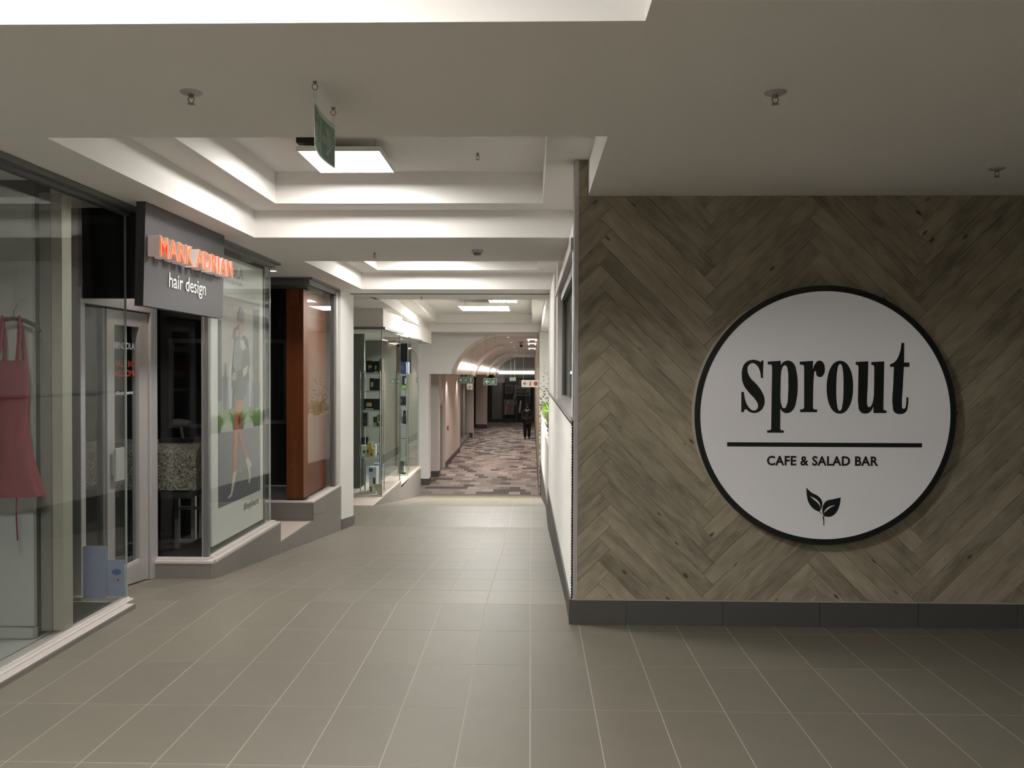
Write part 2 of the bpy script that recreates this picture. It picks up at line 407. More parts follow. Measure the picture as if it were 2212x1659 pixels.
# ------------------------------------------------------------------ floor
mb = MB()
mb.prism([(-5.2, -0.0008), (5.27, -0.0008), (5.27, -0.3), (-5.2, -0.3)], -2.62, 4.3, 'x')
mb.prism([(5.27, -0.0008), (Y0, -0.0008), (Y1, ZL-0.0008), (Y2, ZL-0.0008), (Y3, ZC-0.0008), (25.5, ZC-0.0008), (25.5, ZC-0.4), (5.27, ZC-0.4)], -3.3, 0.40, 'x')
floor = struct('floor', mb, M['grout'], loc=(0, 0, 0)); WL[floor] = Vector((0, 0, 0))
floor['label'] = 'grey porcelain tiled mall floor that ramps down past the shops'
rows = []
y = Y0
while y > -5.0: rows.append((y-0.588, y)); y -= 0.588
rows = rows[::-1]
for a, b, n in ((Y0, Y1, 11), (Y1, Y2, 3), (Y2, Y3, 17)):
    rows += [(a+(b-a)*i/n, a+(b-a)*(i+1)/n) for i in range(n)]
J = 0.0022
tiles = []
for (ya, yb) in rows:
    ym = (ya+yb)/2
    xr = 3.9 if yb <= 5.2 else 0.248
    if 5.1 < ya < 5.68: xr = 0.248
    if ya < 5.27 < yb: xr = 3.9
    if ym < 5.27: xl = -2.6
    elif ym < 6.9: xl = -3.05
    elif ym < Y2: xl = -2.56
    else: xl = -2.56-0.5*(ym-Y2)/(Y3-Y2)
    if Y1 < ym < Y2: xl = -3.2
    i = math.floor(xl/0.3)
    while i*0.3 < xr:
        xa, xb = max(i*0.3, xl), min(i*0.3+0.3, xr)
        yy = yb
        if xa > 0.2 and ya < 5.25 < yb: yy = 5.262
        if xb-xa > 0.03: tiles.append((xa+J, xb-J, ya+J, yy-J))
        i += 1
def tile_px(t):
    ym = (t[2]+t[3])/2
    return (t[1]-t[0])*(t[3]-t[2])/max(ym, 0.1)**3
def in_view(t):
    return t[3] > 3.0 and -0.63*t[3]-0.1 < t[1] and t[0] < 0.585*t[3]+0.1
vis = sorted([t for t in tiles if in_view(t)], key=tile_px, reverse=True)[:299]
vs_ = set(vis); cache = {}
def tile_mb(t, mb):
    za, zb = fz(t[2]), fz(t[3]); th = 0.012
    x0, x1, y0, y1 = t
    mb.add([(x0,y0,za-th),(x1,y0,za-th),(x1,y1,zb-th),(x0,y1,zb-th),(x0,y0,za),(x1,y0,za),(x1,y1,zb),(x0,y1,zb)],
           [(0,3,2,1),(4,5,6,7),(0,1,5,4),(1,2,6,5),(2,3,7,6),(3,0,4,7)])
for t in vis:
    key = (round(t[1]-t[0], 3), round(t[3]-t[2], 3), round(fz(t[3])-fz(t[2]), 4))
    lc = Vector((t[0], t[2], fz(t[2])+random.uniform(-0.0002, 0.0002)))
    if key in cache:
        o = bpy.data.objects.new('tile', cache[key]); COL.objects.link(o); o.parent = floor; o.location = lc
    else:
        mb = MB(); tile_mb(t, mb); o = mb.build('tile', M['tile'], floor, loc=(t[0], t[2], fz(t[2]))); o.location = lc; cache[key] = o.data
mb = MB()
for t in tiles:
    if t not in vs_: tile_mb(t, mb)
mb.build('far_tiles', M['tile'], floor, tags=dict(kind='stuff'), loc=(0, 0, 0))
# carpet of the lower corridor
mb = MB(); mb.box(-3.6, 0.5, Y3, 57.5, ZC-0.05, ZC)
mb.build('carpet', M['carpet'], floor, tags=dict(label='patchwork carpet in greys and beiges beyond the ramp'), loc=(0, 0, ZC-0.05))

# ------------------------------------------------------------------ ceiling with stepped coffers
Z1, Z2, Z3 = 2.655, 2.876, 3.12
def frame_slab(mb, regions, holes_y, xl, xr, x0, x1, z0, z1, ya, yb):
    """slab over [x0,x1]x[ya,yb] with rectangular holes [xl,xr]x(y0,y1)"""
    mb.box(x0, xl, ya, yb, z0, z1); mb.box(xr, x1, ya, yb, z0, z1)
    y = ya
    for (a, b) in holes_y:
        if a > y: mb.box(xl, xr, y, a, z0, z1)
        y = b
    if yb > y: mb.box(xl, xr, y, yb, z0, z1)
mb = MB()
cof = [(-4.6, -1.62), (-0.33, 2.64), (3.93, 6.9), (8.4, 11.3)]
frame_slab(mb, None, cof, -2.27, 0.347, -4.9, 4.3, Z1, Z2, -5.5, 12.3)
frame_slab(mb, None, [(a+0.29, b-0.29) for a, b in cof], -2.01, 0.083, -4.9, 4.3, Z2, Z3, -5.5, 12.3)
mb.box(-4.9, 4.3, -5.5, 12.3, Z3, Z3+0.08)
# lower coffer over the second ramp, widening to the left
mb.box(-2.4, 0.8, 12.3, 12.9, Z1, Z3)
mb.prism([(-4.9, 12.3), (-2.4, 12.3), (-2.33, 12.9), (-2.9, 23.8), (-2.9, 25.3), (-4.9, 25.3)], Z1, Z2)
mb.box(-2.9, 0.25, 23.8, 25.3, Z1, Z2)
mb.box(0.25, 0.9, 12.9, 25.3, Z1, Z2)
mb.prism([(-4.9, 12.3), (-2.4, 12.3), (-2.07, 13.2), (-2.6, 23.4), (-2.6, 25.3), (-4.9, 25.3)], Z2, Z3)
mb.box(-2.6, 0.0, 23.4, 25.3, Z2, Z3); mb.box(-2.4, 0, 12.3, 13.2, Z2, Z3); mb.box(0.0, 0.9, 12.3, 25.3, Z2, Z3)
mb.box(-4.9, 0.9, 12.3, 25.3, Z3, Z3+0.08)
# bulkheads over the stepped display windows
mb.box(-4.6, -2.6, 14.8, 17.0, 2.30, Z1)
mb.box(-4.6, -2.75, 17.0, 23.2, 2.30, Z1)
ceiling = struct('ceiling', mb, M['ceil'], loc=(0, 0, 0))
ceiling['label'] = 'white plaster ceiling with stepped rectangular coffers'
mb = MB(); mb.box(-2.6, 0.25, 11.93, 11.96, Z1-0.012, Z1)
mb.build('joint_strip', M['midgrey'], ceiling)

# ------------------------------------------------------------------ outer walls of the near hall (mostly out of view)
mb = MB(); mb.box(-4.9, 4.3, -5.5, -5.2, 0, Z1); struct('wall_back', mb, M['white'])
mb = MB(); mb.box(4.0, 4.3, -5.2, 5.27, 0, Z1); struct('wall_side', mb, M['darkgrey'])
mb = MB(); mb.box(-4.9, -4.6, -5.2, 25.3, ZC, Z1); struct('wall_left', mb, M['dark'])

# ------------------------------------------------------------------ herringbone wall
YW = 5.27
mb = MB(); mb.box(0.262, 4.0, YW, YW+0.12, 0, Z1); mb.box(0.262, 0.347, YW, YW+0.12, Z1, Z2)
wall = struct('wall_front', mb, M['darkgrey'], loc=(0, YW, 0))
wall['label'] = 'wall clad in weathered oak planks laid in herringbone'
PLW, PLL = 0.10, 0.91; S2 = math.sqrt(2)
U0 = -0.152; V0 = 1.103-(PLL+PLW)/S2
def plank(corners, along, org):
    """corners in rotated lattice coords"""
    loc = [((x-y)/S2+U0, (x+y)/S2+V0) for x, y in corners]
    for rect in ((0.290, 3.98, 0.156, Z1-0.001), (0.290, 0.346, Z1-0.001, Z2-0.002)):
        p = clip(loc, *rect)
        if len(p) < 3 or parea(p) < 0.0006: continue
        n = len(p); yf = YW-0.009-random.uniform(0, 0.0009)
        cx = sum(q[0] for q in p)/n; cz = sum(q[1] for q in p)/n
        vs = [(q[0], yf, q[1]) for q in p] + [(q[0], YW, q[1]) for q in p]
        fs = [tuple(range(n))[::-1]] + [(i, (i+1) % n, n+(i+1) % n, n+i) for i in range(n)]
        me = bpy.data.meshes.new('plank'); o3 = Vector((cx, YW, cz)); me.from_pydata([Vector(v)-o3 for v in vs], [], fs)
        uv = me.uv_layers.new(name='UVMap')
        def tuv(v):
            u_, v_ = v[0]-U0, v[2]-V0; xx, yy = (u_+v_)/S2-org[0], (v_-u_)/S2-org[1]
            return (xx, yy) if along == 0 else (yy, xx)
        for lp in me.loops: uv.data[lp.index].uv = tuv(vs[lp.vertex_index])
        bm = bmesh.new(); bm.from_mesh(me); bmesh.ops.recalc_face_normals(bm, faces=bm.faces); bm.to_mesh(me); bm.free()
        me.materials.append(M['plank'])
        o = bpy.data.objects.new('plank', me); COL.objects.link(o); o.parent = wall; o.location = o3-WL[wall]; WL[o] = o3
g = 0.0009
for i in range(-1, 5):
    for k in range(-45, 45):
        a, b = k*PLW+i*PLL, k*PLW-i*PLL
        plank([(a+g, b+g), (a+PLL-g, b+g), (a+PLL-g, b+PLW-g), (a+g, b+PLW-g)], 0, (a, b))
        plank([(a+PLL+g, b+PLW-PLL+g), (a+PLL+PLW-g, b+PLW-PLL+g), (a+PLL+PLW-g, b+PLW-g), (a+PLL+g, b+PLW-g)], 1, (a+PLL, b+PLW-PLL))
# corner trim
mb = MB(); mb.box(0.262, 0.275, YW-0.022, YW, 0.155, Z2-0.001)
mb.prism([(0.275, YW-0.014), (0.289, YW-0.014), (0.289, YW), (0.275, YW)], 0.155, Z2-0.001)
struct('trim_1', mb, M['alu'])
mb = MB(); mb.box(0.258, 3.98, YW-0.021, YW-0.0005, 0.150, 0.1555); struct('trim_2', mb, M['grout'])
# skirting tiles under the planks
sk = empty('baseboard_front', (0.25, YW-0.02, 0), kind='structure')
mb = MB(); mb.box(0.26, 3.98, YW-0.012, YW-0.0005, 0, 0.15); mb.build('grout_bed', M['grout'], sk)
xs = [0.25, 0.594, 1.188, 1.784, 2.387, 2.99, 3.59, 3.98]
for a, b in zip(xs, xs[1:]):
    mb = MB(); mb.box(a+0.002, b-0.002, YW-0.024, YW-0.011, 0.0015, 0.150); mb.build('tile', M['dark_tile'], sk)

# ------------------------------------------------------------------ right hand partition along the ramp
mb = MB()
mb.box(0.262, 0.40, YW+0.12, 12.3, -0.7, 1.26)
mb.box(0.302, 0.40, YW+0.12, 8.5, 2.34, Z1)
mb.box(0.262, 0.40, 8.5, 12.3, 2.34, Z1)
mb.box(0.262, 0.40, YW+0.12, 5.50, 1.26, 2.34)
mb.box(0.262, 0.40, 8.5, 12.3, 1.26, 2.34)
wr = struct('wall_right', mb, M['white'])
mb = MB()   # ribbed cladding
n = 84; z0, z1 = -0.22, 1.262; dz = (z1-z0)/n
prof = []
for k in range(n):
    prof += [(0.2615-0.0105, z0+k*dz+dz*0.15), (0.2615-0.0105, z0+k*dz+dz*0.62), (0.2615-0.0055, z0+k*dz+dz*0.8), (0.2615-0.0055, z0+k*dz+dz)]
vs = []; fs = []
for yy in (YW+0.02, 12.28):
    vs += [(x, yy, z) for x, z in prof]
for i in range(len(prof)-1): fs.append((i, i+1, len(prof)+i+1, len(prof)+i))
mb.add(vs, fs); mb.build('ribbed_cladding', M['white'], wr)
mb = MB(); mb.box(0.246, 0.40, YW+0.02, 12.28, 1.262, 1.285); mb.build('cap', M['alu'], wr)
mb = MB(); mb.box(0.240, 0.2465, YW+0.02, 12.28, 1.250, 1.256); mb.build('painted_shadow_gap', M['black'], wr)  # solid black strip paints the shade below the cap
# low sloping skirting
sk = empty('baseboard_right', (0.24, YW, 0), kind='structure')
mb = MB(); mb.box(0.2395, 0.262, YW-0.02, YW+0.02, 0.0, 0.152); mb.build('tile', M['dark_tile'], sk)
yy = YW+0.02
def top1(y): return 0.152+(-0.13-0.152)*(y-5.27)/(12.3-5.27)
def top2(y): return -0.388+(-0.85+0.388)*(y-12.3)/(23.5-12.3)
while yy < 23.4:
    fn = top1 if yy < 12.29 else top2
    ye = min(yy+0.6, 12.3 if yy < 12.29 else 23.5)
    mb = MB(); a, b = yy+0.0015, ye-0.0015
    pts = [(a, fz(a)+0.001), (b, fz(b)+0.001), (b, fn(b)), (a, fn(a))]
    if a < Y0 < b: pts.insert(1, (Y0, 0.001))
    if a < Y1 < b: pts.insert(1, (Y1, ZL+0.001))
    mb.prism(pts, 0.2395, 0.2505, 'x'); mb.build('tile', M['dark_tile'], sk); yy = ye
# partition window
wn = empty('window_1', (0.30, 5.5, 1.285), kind='structure')
mb = MB(); mb.box(0.325, 0.333, 5.55, 8.42, 1.33, 2.26); mb.build('pane', M['glass2'], wn)
mb = MB(); mb.box(0.30, 0.36, 5.5, 8.5, 1.287, 1.335); mb.box(0.30, 0.36, 8.42, 8.5, 1.335, 2.34); mb.box(0.30, 0.36, 5.5, 5.56, 1.335, 2.34)
mb.build('frame', M['alu'], wn)
mb = MB(); mb.box(0.29, 0.36, 5.56, 8.42, 2.26, 2.338); mb.box(0.305, 0.325, 8.36, 8.42, 1.335, 2.26); mb.build('track', M['alu_dark'], wn)
mb = MB(); mb.box(0.262, 0.302, YW+0.122, 8.5, 2.345, 2.43); mb.box(0.247, 0.262, YW+0.125, 8.9, 2.345, 2.42); mb.build('channel', M['alu'], wn)
mb = MB(); mb.box(1.2, 1.25, 5.4, 12.3, -0.7, 2.6); mb.box(0.4, 1.25, 12.25, 12.3, -0.7, 2.6); mb.box(0.4, 1.25, 5.4, 5.45, -0.7, 2.6); struct('wall_cafe', mb, M['darkgrey'])
# projecting white pier with planter behind
mb = MB(); mb.box(0.247, 0.2615, 9.2, 12.3, 1.286, Z1-0.001); struct('trim_3', mb, M['white'])
mb = MB(); mb.prism([(12.305, fz(12.3)), (Y2, ZL), (Y3-0.005, ZC), (Y3-0.005, 0.38), (12.305, 0.46)], 0.2515, 0.31, 'x')
mb.box(0.31, 0.895, 12.31, Y3-0.01, 0.1, 0.36)
pw = mb.build('planter', M['white'], tags=dict(label='long low white planter wall beside the lower ramp', cat='planter'))
mb = MB(); mb.box(0.9, 1.0, 12.3, 25.3, ZC, Z1); struct('wall_planter', mb, M['white'])
mb = MB(); mb.box(0.222, 0.9, Y3, Y3+0.08, ZC, Z1-0.001); struct('wall_dotted', mb, M['dots'])
mb = MB(); mb.box(0.215, 0.9, Y3+0.08, 57, ZC, 2.70); struct('wall_tan', mb, M['tan'])
mb = MB(); mb.box(0.205, 0.2145, Y3+0.1, 57, ZC, ZC+0.3); struct('baseboard_tan', mb, M['dark_tile'])
# grass plants in the planter
def tuft(x, y, z, n, h, spread, m):
    mb = MB()
    for k in range(n):
        a = random.uniform(0, 2*PI); L = h*random.uniform(0.6, 1.1); sp = spread*random.uniform(0.4, 1.0)
        dx, dy = math.cos(a), math.sin(a); wd = 0.010
        bx, by = x+random.uniform(-.06, .06), y+random.uniform(-.1, .1)
        p = [(bx+dx*sp*t**1.6, by+dy*sp*t**1.6, z+L*(t-0.35*t*t*t)) for t in (0, 0.4, 0.75, 1.0)]
        q = []
        for (X_, Y_, Z_), wq in zip(p, (wd, wd*1.2, wd*0.8, 0.001)):
            q += [(X_-dy*wq, Y_+dx*wq, Z_), (X_+dy*wq, Y_-dx*wq, Z_)]
        mb.add(q, [(0, 1, 3, 2), (2, 3, 5, 4), (4, 5, 7, 6)])
    return mb
k = 0
order = ['nearest', 'second nearest', 'third', 'fourth', 'fifth', 'sixth', 'seventh', 'eighth', 'ninth']
for yy in (12.75, 13.9, 15.1, 16.3, 17.5, 18.7, 19.9, 21.1, 22.3):
    r = empty('grass_plant', (0.43, yy, 0.361), 'bushy green ornamental grass in the white planter, %s to the ribbed wall' % order[k], 'plant', 'grasses in the planter')
    for mt, nn, hh in ((M['grass'], 150, 0.58), (M['leafdark'], 40, 0.42)):
        tuft(0.43, yy, 0.361, nn, hh, 0.27, mt).build('blades', mt, r, tags=dict(kind='stuff'))
    k += 1

# ------------------------------------------------------------------ ceiling lights
def light_panel(x0, x1, y0, y1, z, label, zt=Z3, box=True, pm='panel'):
    r = empty('ceiling_light', ((x0+x1)/2, (y0+y1)/2, z), label, 'light', 'square LED panels in the coffers')
    mb = MB(); e = 0.012
    mb.box(x0-e, x0, y0-e, y1+e, z, z+0.03); mb.box(x1, x1+e, y0-e, y1+e, z, z+0.03)
    mb.box(x0, x1, y0-e, y0, z, z+0.03); mb.box(x0, x1, y1, y1+e, z, z+0.03); mb.box(x0, x1, y0, y1, z+0.02, z+0.03)
    mb.build('frame', M['white'], r)
    mb = MB(); mb.box(x0, x1, y0, y1, z+0.004, z+0.012); mb.build('diffuser', M[pm], r)
    for (x, y) in ((x0+.03, y0+.03), (x1-.03, y0+.03), (x0+.03, y1-.03), (x1-.03, y1-.03)):
        mb = MB(); mb.tube([(x, y, z+0.03), (x, y, zt)], 0.0015, 5); mb.build('hanger', M['midgrey'], r)
    if box:
        mb = MB(); mb.box(x0-0.01, x0+0.17, y0-0.02, y0+0.06, zt-0.035, zt-0.001); mb.build('driver', M['black'], r)
        mb = MB(); mb.tube([(x0+0.15, y0+0.02, zt-0.034), (x0+0.14, y0+0.03, zt-0.055), (x0+0.16, y0+0.06, z+0.03)], 0.003, 5); mb.build('cable', M['black'], r)
    return r
light_panel(-1.56, -1.02, 5.64, 6.24, 3.03, 'square LED ceiling panel in the coffer behind the hanging exit sign', pm='panel_soft')
light_panel(-1.56, -1.02, 1.15, 1.75, 3.03, 'square LED ceiling panel in the nearest coffer above the camera')
light_panel(-1.56, -1.02, -3.4, -2.8, 3.03, 'unseen LED ceiling panel behind the camera, kept as back fill')  # out of view; gives fill light from behind the camera
light_panel(-1.56, -1.02, 10.1, 10.7, 3.03, 'square LED ceiling panel hidden in the middle coffer of the corridor', pm='panel_soft')
light_panel(-1.56, -0.50, 18.0, 19.3, 2.93, 'wide LED ceiling panel in the coffer over the second ramp', pm='panel_strong')
light_panel(-0.85, -0.30, 16.75, 17.3, 2.96, 'smaller LED ceiling panel just before the wide one over the second ramp', box=False)

def sprinkler(x, y, z, label, plate=True):
    r = empty('sprinkler', (x, y, z-0.06), label, 'sprinkler', 'ceiling sprinklers')
    if plate:
        mb = MB(); mb.lathe((x, y, z), [(0.043, 0), (0.043, -0.002), (0.034, -0.008), (0.018, -0.010)], 20); mb.build('rosette', M['alu'], r, smooth=True)
    mb = MB(); mb.lathe((x, y, z), [(0.010, 0.0), (0.010, -0.018), (0.006, -0.022)], 10); mb.build('body', M['sprk'], r)
    for sgn in (-1, 1):
        mb = MB(); mb.tube([(x+sgn*0.008, y, z-0.018), (x+sgn*0.013, y, z-0.028), (x+sgn*0.004, y, z-0.044)], 0.002, 6); mb.build('yoke_arm', M['sprk'], r)
    mb = MB(); mb.lathe((x, y, z), [(0.002, -0.040), (0.013, -0.044), (0.015, -0.046), (0.004, -0.047)], 12); mb.build('deflector', M['sprk'], r)
sprinkler(-1.33, 3.29, Z1, 'ceiling sprinkler above and left of the hanging exit sign')
sprinkler(0.94, 3.32, Z1, 'ceiling sprinkler over the round wall sign, nearest on the right')
sprinkler(2.46, 4.56, Z1, 'ceiling sprinkler close to the oak wall at the far right')
sprinkler(-0.39, 6.05, Z3, 'small sprinkler inside the coffer right of the LED panel', False)
sprinkler(-1.45, 7.8, Z1, 'small sprinkler on the second beam left of the smoke detector', False)
sprinkler(-1.62, 12.45, Z1, 'tiny sprinkler on the beam before the last coffer', False)
r = empty('smoke_detector', (-0.49, 7.62, Z1-0.05), 'round white smoke detector on the second ceiling beam', 'smoke detector')
mb = MB(); mb.lathe((-0.49, 7.62, Z1), [(0.052, 0), (0.052, -0.018), (0.044, -0.024)], 24); mb.build('base', M['alu'], r, smooth=True)
mb = MB(); mb.lathe((-0.49, 7.62, Z1), [(0.036, -0.024), (0.036, -0.040), (0.028, -0.047)], 24); mb.build('sensor_head', M['midgrey'], r, smooth=True)
def downlight(x, y, z, label, power, spot=True, col=(1.0, 0.86, 0.78)):
    r = empty('downlight', (x, y, z-0.01), label, 'light', 'recessed downlights over the shopfronts')
    mb = MB(); mb.lathe((x, y, z), [(0.055, 0), (0.055, -0.004), (0.042, -0.006), (0.042, -0.001)], 24); mb.build('trim_ring', M['white'], r, smooth=True)
    mb = MB(); mb.lathe((x, y, z), [(0.040, -0.0015), (0.040, -0.004)], 24); mb.build('lens', M['spotglow'], r)
    if power:
        ld = bpy.data.lights.new('downlight_beam', 'SPOT'); ld.energy = power; ld.color = col; ld.spot_size = 1.9; ld.spot_blend = 0.8; ld.shadow_soft_size = 0.04
        lo = bpy.data.objects.new('downlight_beam', ld); COL.objects.link(lo); lo.parent = r; lo.location = (0, 0, -0.02)
downlight(-2.83, 9.2, Z1, 'bright downlight above the pale ledge between the shopfronts', 36)
downlight(-2.98, 15.0-1.2, Z1, 'small downlight above the ledge before the glass display bay', 22)
downlight(-3.02, 19.6, 2.30, 'small downlight at the top of the second glass display bay', 0)
downlight(-2.86, 6.2, Z1, 'downlight in front of the salon door behind the sign board', 30)
downlight(-2.88, 3.6, Z1-0.001, 'downlight inside the clothes shop window', 5)

for k, (yy, xx, zz, pw, lb) in enumerate(((27.0, -0.75, 2.64, 90, 'first of the added fill row'), (31.0, -0.75, 2.61, 90, 'second of the added fill row'), (36.5, -0.75, 2.58, 90, 'third'), (41.5, -0.75, 2.55, 80, 'fourth'), (47.0, -0.75, 2.52, 60, 'fifth'),  # vault ceiling row is added to brighten the corridor floor
        (30.3, -2.75, 1.43, 16, 'soffit first'), (34.5, -2.75, 1.40, 16, 'soffit second'), (40.0, -2.75, 1.37, 14, 'soffit third'))):
    downlight(xx, yy, zz, 'downlight of the vaulted corridor, %s counting from the arch' % lb, pw*3.2)

# ------------------------------------------------------------------ hanging exit sign near the camera
def man_pts():   # running man pictogram pieces in a 0..1 square (x right, y up)
    return [[(0.30, 0.96), (0.42, 0.98), (0.46, 0.88), (0.38, 0.80), (0.29, 0.86)],
            [(0.36, 0.80), (0.56, 0.70), (0.60, 0.46), (0.46, 0.40), (0.40, 0.56), (0.30, 0.66)],
            [(0.52, 0.72), (0.74, 0.56), (0.92, 0.62), (0.90, 0.52), (0.72, 0.45), (0.54, 0.58)],
            [(0.34, 0.74), (0.16, 0.62), (0.10, 0.42), (0.18, 0.40), (0.25, 0.56), (0.38, 0.62)],
            [(0.48, 0.46), (0.64, 0.44), (0.76, 0.24), (0.96, 0.18), (0.94, 0.08), (0.68, 0.14), (0.54, 0.34)],
            [(0.44, 0.46), (0.54, 0.34), (0.38, 0.16), (0.10, 0.06), (0.06, 0.14), (0.32, 0.26)]]
ARROW_R = [(0.08, 0.38), (0.50, 0.38), (0.36, 0.12), (0.56, 0.12), (0.92, 0.5), (0.56, 0.88), (0.36, 0.88), (0.50, 0.62), (0.08, 0.62)]
def arrow(flip=False, rot=0):
    p = [(1-a, b) for a, b in ARROW_R][::-1] if flip else ARROW_R
    if rot:
        c, s_ = math.cos(rot), math.sin(rot); p = [(0.5+(a-.5)*c-(b-.5)*s_, 0.5+(a-.5)*s_+(b-.5)*c) for a, b in p]
    return p
def pict(mb, polys, org, U, V, N, w, h, d, flip=False, bend=None):
    O = Vector(org); U = Vector(U); V = Vector(V); N = Vector(N)
    for p in polys:
        q = [((1-a) if flip else a, b) for a, b in p]; n = len(q)
        vs = [O+U*a*w+V*b*h for a, b in q]+[O+U*a*w+V*b*h+N*d for a, b in q]
        if bend: vs = [bend(v) for v in vs]
        mb.add(vs, [tuple(range(n))[::-1], tuple(range(n, 2*n))]+[(i, (i+1) % n, n+(i+1) % n, n+i) for i in range(n)])
    return mb
es = empty('exit_sign', (-0.82, 3.33, 2.41), 'faded green hanging exit sign with running man and arrow, seen almost edge on', 'exit sign')
def bow(v):
    t = (v[1]-3.145)/0.365; return Vector((v[0]-0.018*math.sin(max(0, min(1, t))*PI)-0.008*t, v[1], v[2]))
def bsheet(mb, y0, y1, z0, z1, xa, xb, n=14):
    vs = []; fs = []
    for k in range(n+1):
        yy = y0+(y1-y0)*k/n
        vs += [bow((xa, yy, z0)), bow((xb, yy, z0)), bow((xb, yy, z1)), bow((xa, yy, z1))]
    for k in range(n):
        for j in range(4): fs.append((k*4+j, k*4+(j+1) % 4, k*4+4+(j+1) % 4, k*4+4+j))
    fs += [(0, 1, 2, 3), (n*4+3, n*4+2, n*4+1, n*4)]
    return mb.add(vs, fs)
XE = -0.809
bsheet(MB(), 3.145, 3.51, 2.408, 2.588, XE-0.0008, XE).build('sheet', M['exit_pale'], es)
bsheet(MB(), 3.152, 3.318, 2.416, 2.568, XE, XE+0.0012, 8).build('green_field', M['exit_green_pale'], es)
bsheet(MB(), 3.330, 3.502, 2.416, 2.568, XE, XE+0.0012, 8).build('green_field', M['exit_green_pale'], es)
pict(MB(), man_pts(), (XE+0.0014, 3.158, 2.422), (0, 1, 0), (0, 0, 1), (1, 0, 0), 0.155, 0.140, 0.001, flip=True, bend=bow).build('running_man', M['exit_pale'], es)
pict(MB(), [arrow()], (XE+0.0014, 3.336, 2.422), (0, 1, 0), (0, 0, 1), (1, 0, 0), 0.160, 0.140, 0.001, bend=bow).build('arrow', M['exit_pale'], es)
for yy, nm in ((3.175, 0), (3.49, 1)):
    xx = bow((XE-0.001, yy, 0))[0]
    mb = MB(); mb.lathe((xx, yy, Z1), [(0.009, 0), (0.007, -0.006), (0.002, -0.010)], 10)
    c = Vector((xx, yy, Z1-0.020)); mb.tube([c+Vector((0.011*math.sin(a*PI/6), 0, 0.011*math.cos(a*PI/6))) for a in range(13)], 0.0017, 6); mb.build('hook', M['brass'], es)
    mb = MB(); mb.tube([(xx-0.004, yy, Z1-0.030), (xx-0.005, yy, 2.60), (xx, yy, 2.584), (xx+0.005, yy, 2.60), (xx+0.004, yy, Z1-0.030)], 0.0009, 5); mb.build('wire', M['alu'], es)

# ------------------------------------------------------------------ round sprout sign
SX, SZ, SR, SY = 1.777, 1.309, 0.786, 5.165
ss = empty('round_wall_sign', (SX, YW-0.01, SZ-SR), 'large round white sign with black ring reading sprout cafe and salad bar', 'sign')
mb = MB(); mb.lathe((SX, SY+0.004, SZ), [(SR-0.004, 0), (SR, 0.004), (SR, YW-0.0105-SY-0.004)], 128, 'y'); mb.build('drum', M['sign_rim'], ss, smooth=True)
mb = MB(); n = 128
vs = []; fs = []
for r_, yy in ((SR, SY+0.004), (SR, SY), (SR-0.035, SY), (SR-0.035, SY+0.004)):
    for k in range(n): vs.append((SX+r_*math.cos(2*PI*k/n), yy, SZ+r_*math.sin(2*PI*k/n)))
for j in range(4):
    for k in range(n): fs.append((j*n+k, j*n+(k+1) % n, ((j+1) % 4)*n+(k+1) % n, ((j+1) % 4)*n+k))
mb.add(vs, fs); mb.build('black_ring', M['sign_black'], ss)
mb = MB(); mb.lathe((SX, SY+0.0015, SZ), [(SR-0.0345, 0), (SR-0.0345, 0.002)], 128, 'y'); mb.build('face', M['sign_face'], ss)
K = SY/F/2.962        # metres per unit of the drawing grid
CX0, CZ0 = 642.0, 811.0   # drawing grid centre of the disc
def G(x, y): return (SX+(x-CX0)*K, SZ-(y-CZ0)*K)
def sign_shape(name, splines, d=0.0022):
    v, f = outline([[(G(p[0], p[1])[0]*1, G(p[0], p[1])[1], p[2]) for p in s_] for s_ in splines], 0.5)
    v = [(p[0], SY+0.0013-(0.5+p[2])*d, p[1]) for p in v]
    mb = MB(); mb.add(v, f); return mb.build(name, M['sign_black'], ss)
def C_(s):
    out = []
    for t in s.split():
        a, b = t[:-1].split(','); out.append((float(a), float(b), t[-1]))
    return out
def ell(cx, cy, rx, ry, n=16, p=1.0):
    return [(cx+rx*math.copysign(abs(math.cos(2*PI*k/n))**p, math.cos(2*PI*k/n)), cy+ry*math.copysign(abs(math.sin(2*PI*k/n))**p, math.sin(2*PI*k/n)), 's') for k in range(n)]
sign_shape('letter', [C_('251,463c 248,575c 237,575c 228,527s 208,493s 182,480s 156,496s 151,530s 168,572s 208,614s 243,662s 260,712s 253,758s 230,786s 195,797s 165,790s 138,774s 128,792c 113,792c 113,663c 128,663c 137,712s 158,757s 190,781s 212,772s 219,750s 203,714s 158,664s 125,615s 115,562s 120,508s 142,474s 180,459s 212,463s 234,473c 240,463c')])
sign_shape('letter', [C_('278,470c 360,464c 360,491c 378,472s 408,463s 440,480s 461,540s 468,628s 461,712s 440,775s 404,797s 376,789s 360,768c 360,898c 366,906c 383,907c 383,922c 278,922c 278,907c 297,906c 303,898c 306,505c 302,490c 278,488c'),
                      C_('384,493s 368,515s 361,560c 359,690c 364,735s 384,766s 400,745s 408,680s 409,600s 404,520s 396,498s')])
sign_shape('letter', [C_('480,470c 563,464c 562,520c 575,486s 600,463s 626,474s 638,512s 630,552s 608,568s 587,556s 578,530s 570,560s 566,620c 565,762c 570,772c 592,773c 592,790c 485,790c 485,773c 503,772c 510,763c 508,505c 503,491c 480,488c')])
sign_shape('letter', [ell(734, 631, 83, 168, 16, 0.93), ell(734, 632, 23, 149, 16, 0.85)])
